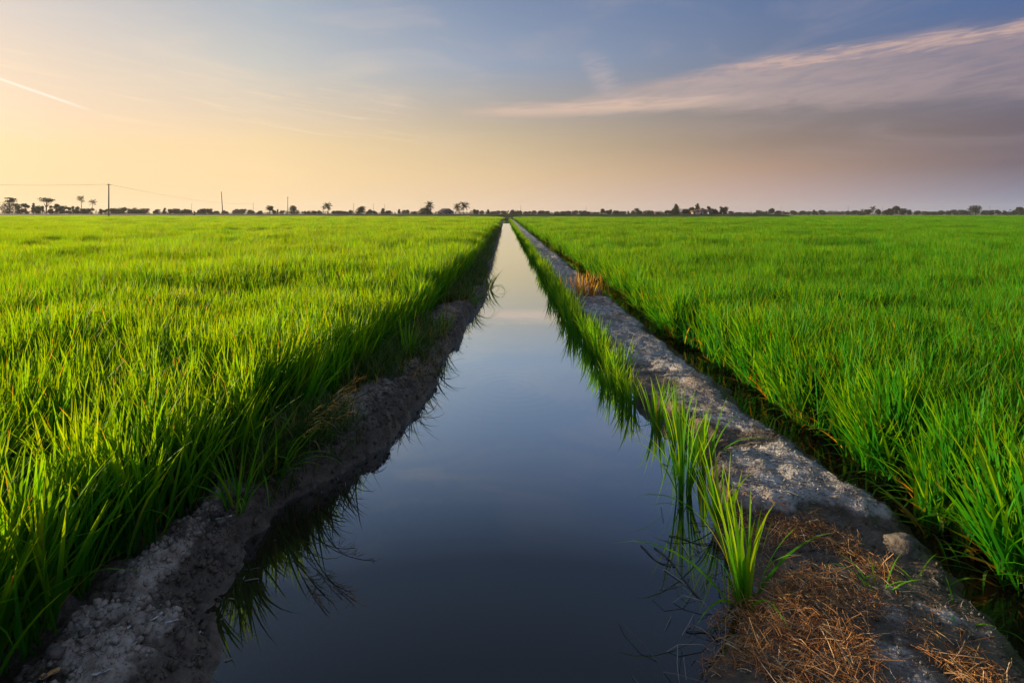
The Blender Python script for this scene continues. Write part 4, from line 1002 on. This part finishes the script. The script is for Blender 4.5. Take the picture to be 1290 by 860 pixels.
# ------------------------------------------------------------------ poles and wires
def pole(px, top, D, lab, lean=0.0, arm=True, rad=.13):
    s = px2m(D); h = H + .38 + (YH-top)*s; x = (px-XC)*s
    e = tag(obj('utility_pole', None, None, (x, D, -.38)), lab, 'pole', 'poles along the far road')
    MB().tube([(0, 0, -.2), (lean*s*.5, 0, h*.5), (lean*s, 0, h)], [rad*1.25, rad, rad*.8], 8).build('shaft', M['pole'], e, smooth=True)
    if arm:
        MB().box((lean*s, 0, h-.35), (1.0, .10, .10), .9).build('crossarm', M['wood'], e)
        for q in (-.4, .4): MB().tube([(lean*s+q*.62, q*.78, h-.28), (lean*s+q*.62, q*.78, h-.12)], .045, 6).build('insulator', M['metal'], e)
    return Vector((x+lean*s, D, h-.38-.12))
T = {}
T[1] = pole(137, 231.6, 152, 'tallest wire pole on the left skyline, carrying the visible wire', rad=.17)
T[2] = pole(281, 241.5, 200, 'second tallest pole, leaning slightly left', -2.2, False, .15)
T[3] = pole(362.5, 248, 268, 'thin short pole beside the dense round tree', 0, True, .16)
T[4] = pole(319, 256, 440, 'faint distant pole between the leaning pole and the thin short pole', 0, True, .15)
T[5] = pole(241.5, 256, 440, 'faint distant pole just left of the rider', 0, False, .13)
for k, (px, top, D, lb) in enumerate(((445.5, 256, 440, 'faint pole left of the square dark tree'), (470.5, 257, 480, 'faint pole right of the square dark tree'), (484.5, 257.5, 480, 'faint pole above the pointed tree left of the hut'),
      (656, 259, 520, 'thin pole just right of the canal end'), (738.5, 260.6, 520, 'thin middle pole right of the canal'), (984, 259.4, 520, 'right middle pole beyond the farmhouse grove'),
      (1068.5, 259.2, 520, 'thin pole left of the lollipop palm'), (1111.6, 260.8, 540, 'thin pole over the right hand grove'), (1247, 259.2, 500, 'thin pole right of the big round tree'))):
    pole(px, top, D, lb, 0, True, .15)
def wire(A, B, sag, lab, rad=.024, n=24):
    ps = []
    for q in range(n+1):
        t_ = q/n; p = A.lerp(B, t_); ps.append((p.x, p.y, p.z - sag*4*t_*(1-t_)))
    tag(MB().tube(ps, rad, 4).build('overhead_wire', M['wire']), lab, 'wire', 'wires on the poles')
wire(T[1], T[4], 2.4, 'sagging wire from the tallest pole to a faint distant pole')
wire(Vector((-148, 121, H + 40*121/F + .3)), T[1], .7, 'wire reaching the tallest pole from beyond the left edge')

# ------------------------------------------------------------------ rider on the dike, birds, plank bridge
def skin_figure(name, J, E, Rd, mat, parent=None, loc=(0, 0, 0)):
    me = bpy.data.meshes.new(name); me.from_pydata(J, E, []); o = obj(name, me, parent, loc)
    md = o.modifiers.new('skin', 'SKIN'); md.use_smooth_shade = True
    for i, rd in enumerate(Rd):
        d = me.skin_vertices[0].data[i]; d.radius = (rd, rd); d.use_root = (i == 0)
    sd = o.modifiers.new('sub', 'SUBSURF'); sd.levels = sd.render_levels = 1
    me.materials.append(mat)
    return o
D = 163.5; s = px2m(D); bx = (244.6-XC)*s; D = float(dike_y(bx)) - 6.0; bx, by, bz = (244.6-XC)*px2m(D), D, .75
RZ = -1.1                                                     # comes toward the camera at an angle
bike = tag(obj('motorcycle', None, None, (bx, by, bz), RZ), 'small dark motorcycle on the dike left of the leaning pole', 'motorcycle')
for sx in (-.62, .62):
    w = MB(); N = 14
    ring = [(sx + .29*math.cos(2*math.pi*q/N), 0, .29 + .29*math.sin(2*math.pi*q/N)) for q in range(N+1)]
    wl = obj('wheel', None, bike); 
    MB().tube(ring, .045, 6, False).build('tyre', M['rubber'], wl)
    sp_ = MB()
    for q in range(5):
        a = 2*math.pi*q/5; sp_.tube([(sx, 0, .29), (sx+.27*math.cos(a), 0, .29+.27*math.sin(a))], .015, 4)
    sp_.build('rim', M['metal'], wl)
MB().tube([(-.62, 0, .30), (-.25, 0, .42), (.15, 0, .40), (.40, 0, .80), (.62, 0, .30)], [.04, .10, .13, .05, .03], 6).build('frame', M['metal'], bike)
MB().tube([(-.60, 0, .74), (-.25, 0, .72), (.10, 0, .70)], [.09, .13, .08], 8).build('seat', M['rubber'], bike)
MB().tube([(.38, -.32, .98), (.42, 0, .92), (.38, .32, .98)], .02, 6).build('handlebar', M['metal'], bike)
MB().tube([(.46, 0, .86), (.56, 0, .86)], [.09, .07], 8).build('headlight', M['glass'], bike)
J = [(-.15,0,.80), (-.12,0,1.05), (-.06,0,1.28), (-.04,0,1.40), (-.02,0,1.52), (.0,0,1.64),
     (-.04,.18,1.28), (.10,.27,1.08), (.34,.28,1.00), (-.04,-.18,1.28), (.10,-.27,1.08), (.34,-.28,1.00),
     (-.08,.10,.78), (.28,.16,.66), (.18,.15,.28), (.30,.15,.24), (-.08,-.10,.78), (.28,-.16,.66), (.18,-.15,.28), (.30,-.15,.24)]
E = [(0,1),(1,2),(2,3),(3,4),(4,5),(2,6),(6,7),(7,8),(2,9),(9,10),(10,11),(0,12),(12,13),(13,14),(14,15),(0,16),(16,17),(17,18),(18,19)]
Rd = [.13,.14,.15,.06,.10,.09,.07,.05,.035,.07,.05,.035,.09,.07,.05,.04,.09,.07,.05,.04]
pr = skin_figure('person', J, E, Rd, M['cloth'], None, (bx, by, bz)); pr.rotation_euler = (0, 0, RZ)
tag(pr, 'person in dark clothes riding the motorcycle along the dike', 'person')

def egret(px, py, D, lab, seed):
    s = px2m(D); x = (px-XC)*s; zb = H - (py-YH)*s
    e = tag(obj('white_bird', None, None, (x, D, zb-.62), seed*1.3), lab, 'bird', 'white birds at the edge of the right field')
    MB().tube([(-.34, 0, .42), (-.2, 0, .50), (0, 0, .55), (.16, 0, .60), (.22, 0, .74), (.17, 0, .88), (.24, 0, .97), (.32, 0, .97)], [.02, .09, .14, .09, .04, .03, .045, .02], 8).build('body', M['bird'], e, smooth=True)
    MB().tube([(.30, 0, .97), (.45, 0, .95)], [.018, .004], 5).build('beak', M['beak'], e)
    for q in (-.05, .05): MB().tube([(0, q, .48), (.02, q, .2), (0, q, -.15)], .013, 5).build('leg', M['metal'], e)
egret(1186.5, 272.2, 250, 'white bird standing out in the rice left of the big round tree', 1)
egret(1221, 271.4, 300, 'white bird at the foot of the big round tree', 2)

e = tag(obj('plank_bridge', None, None, (.25, 106, 0)), 'dark plank footbridge across the far end of the canal', 'footbridge')
for q in range(3): MB().box((0, -.32+.32*q, .42), (2.9, .29, .07)).build('plank', M['wood'], e)
for q in (-1.15, 1.15):
    for w_ in (-.3, .3): MB().tube([(q, w_, -.5), (q, w_, .38)], .07, 7).build('post', M['wood'], e)

# ------------------------------------------------------------------ evening haze
def haze():
    b = MB().box((0, 500, 13.0), (4200, 2000, 29.0)); o = b.build('haze', None)
    m, t, out = material('evening_haze'); pv = t.new('ShaderNodeVolumePrincipled')
    pv.inputs['Color'].default_value = (.80, .86, .92, 1); pv.inputs['Density'].default_value = .00016; pv.inputs['Anisotropy'].default_value = .2
    t.l.new(pv.outputs[0], out.inputs['Volume']); o.data.materials.append(m)
    tag(o, 'thin evening haze over the fields', 'haze', None, 'stuff')
haze()
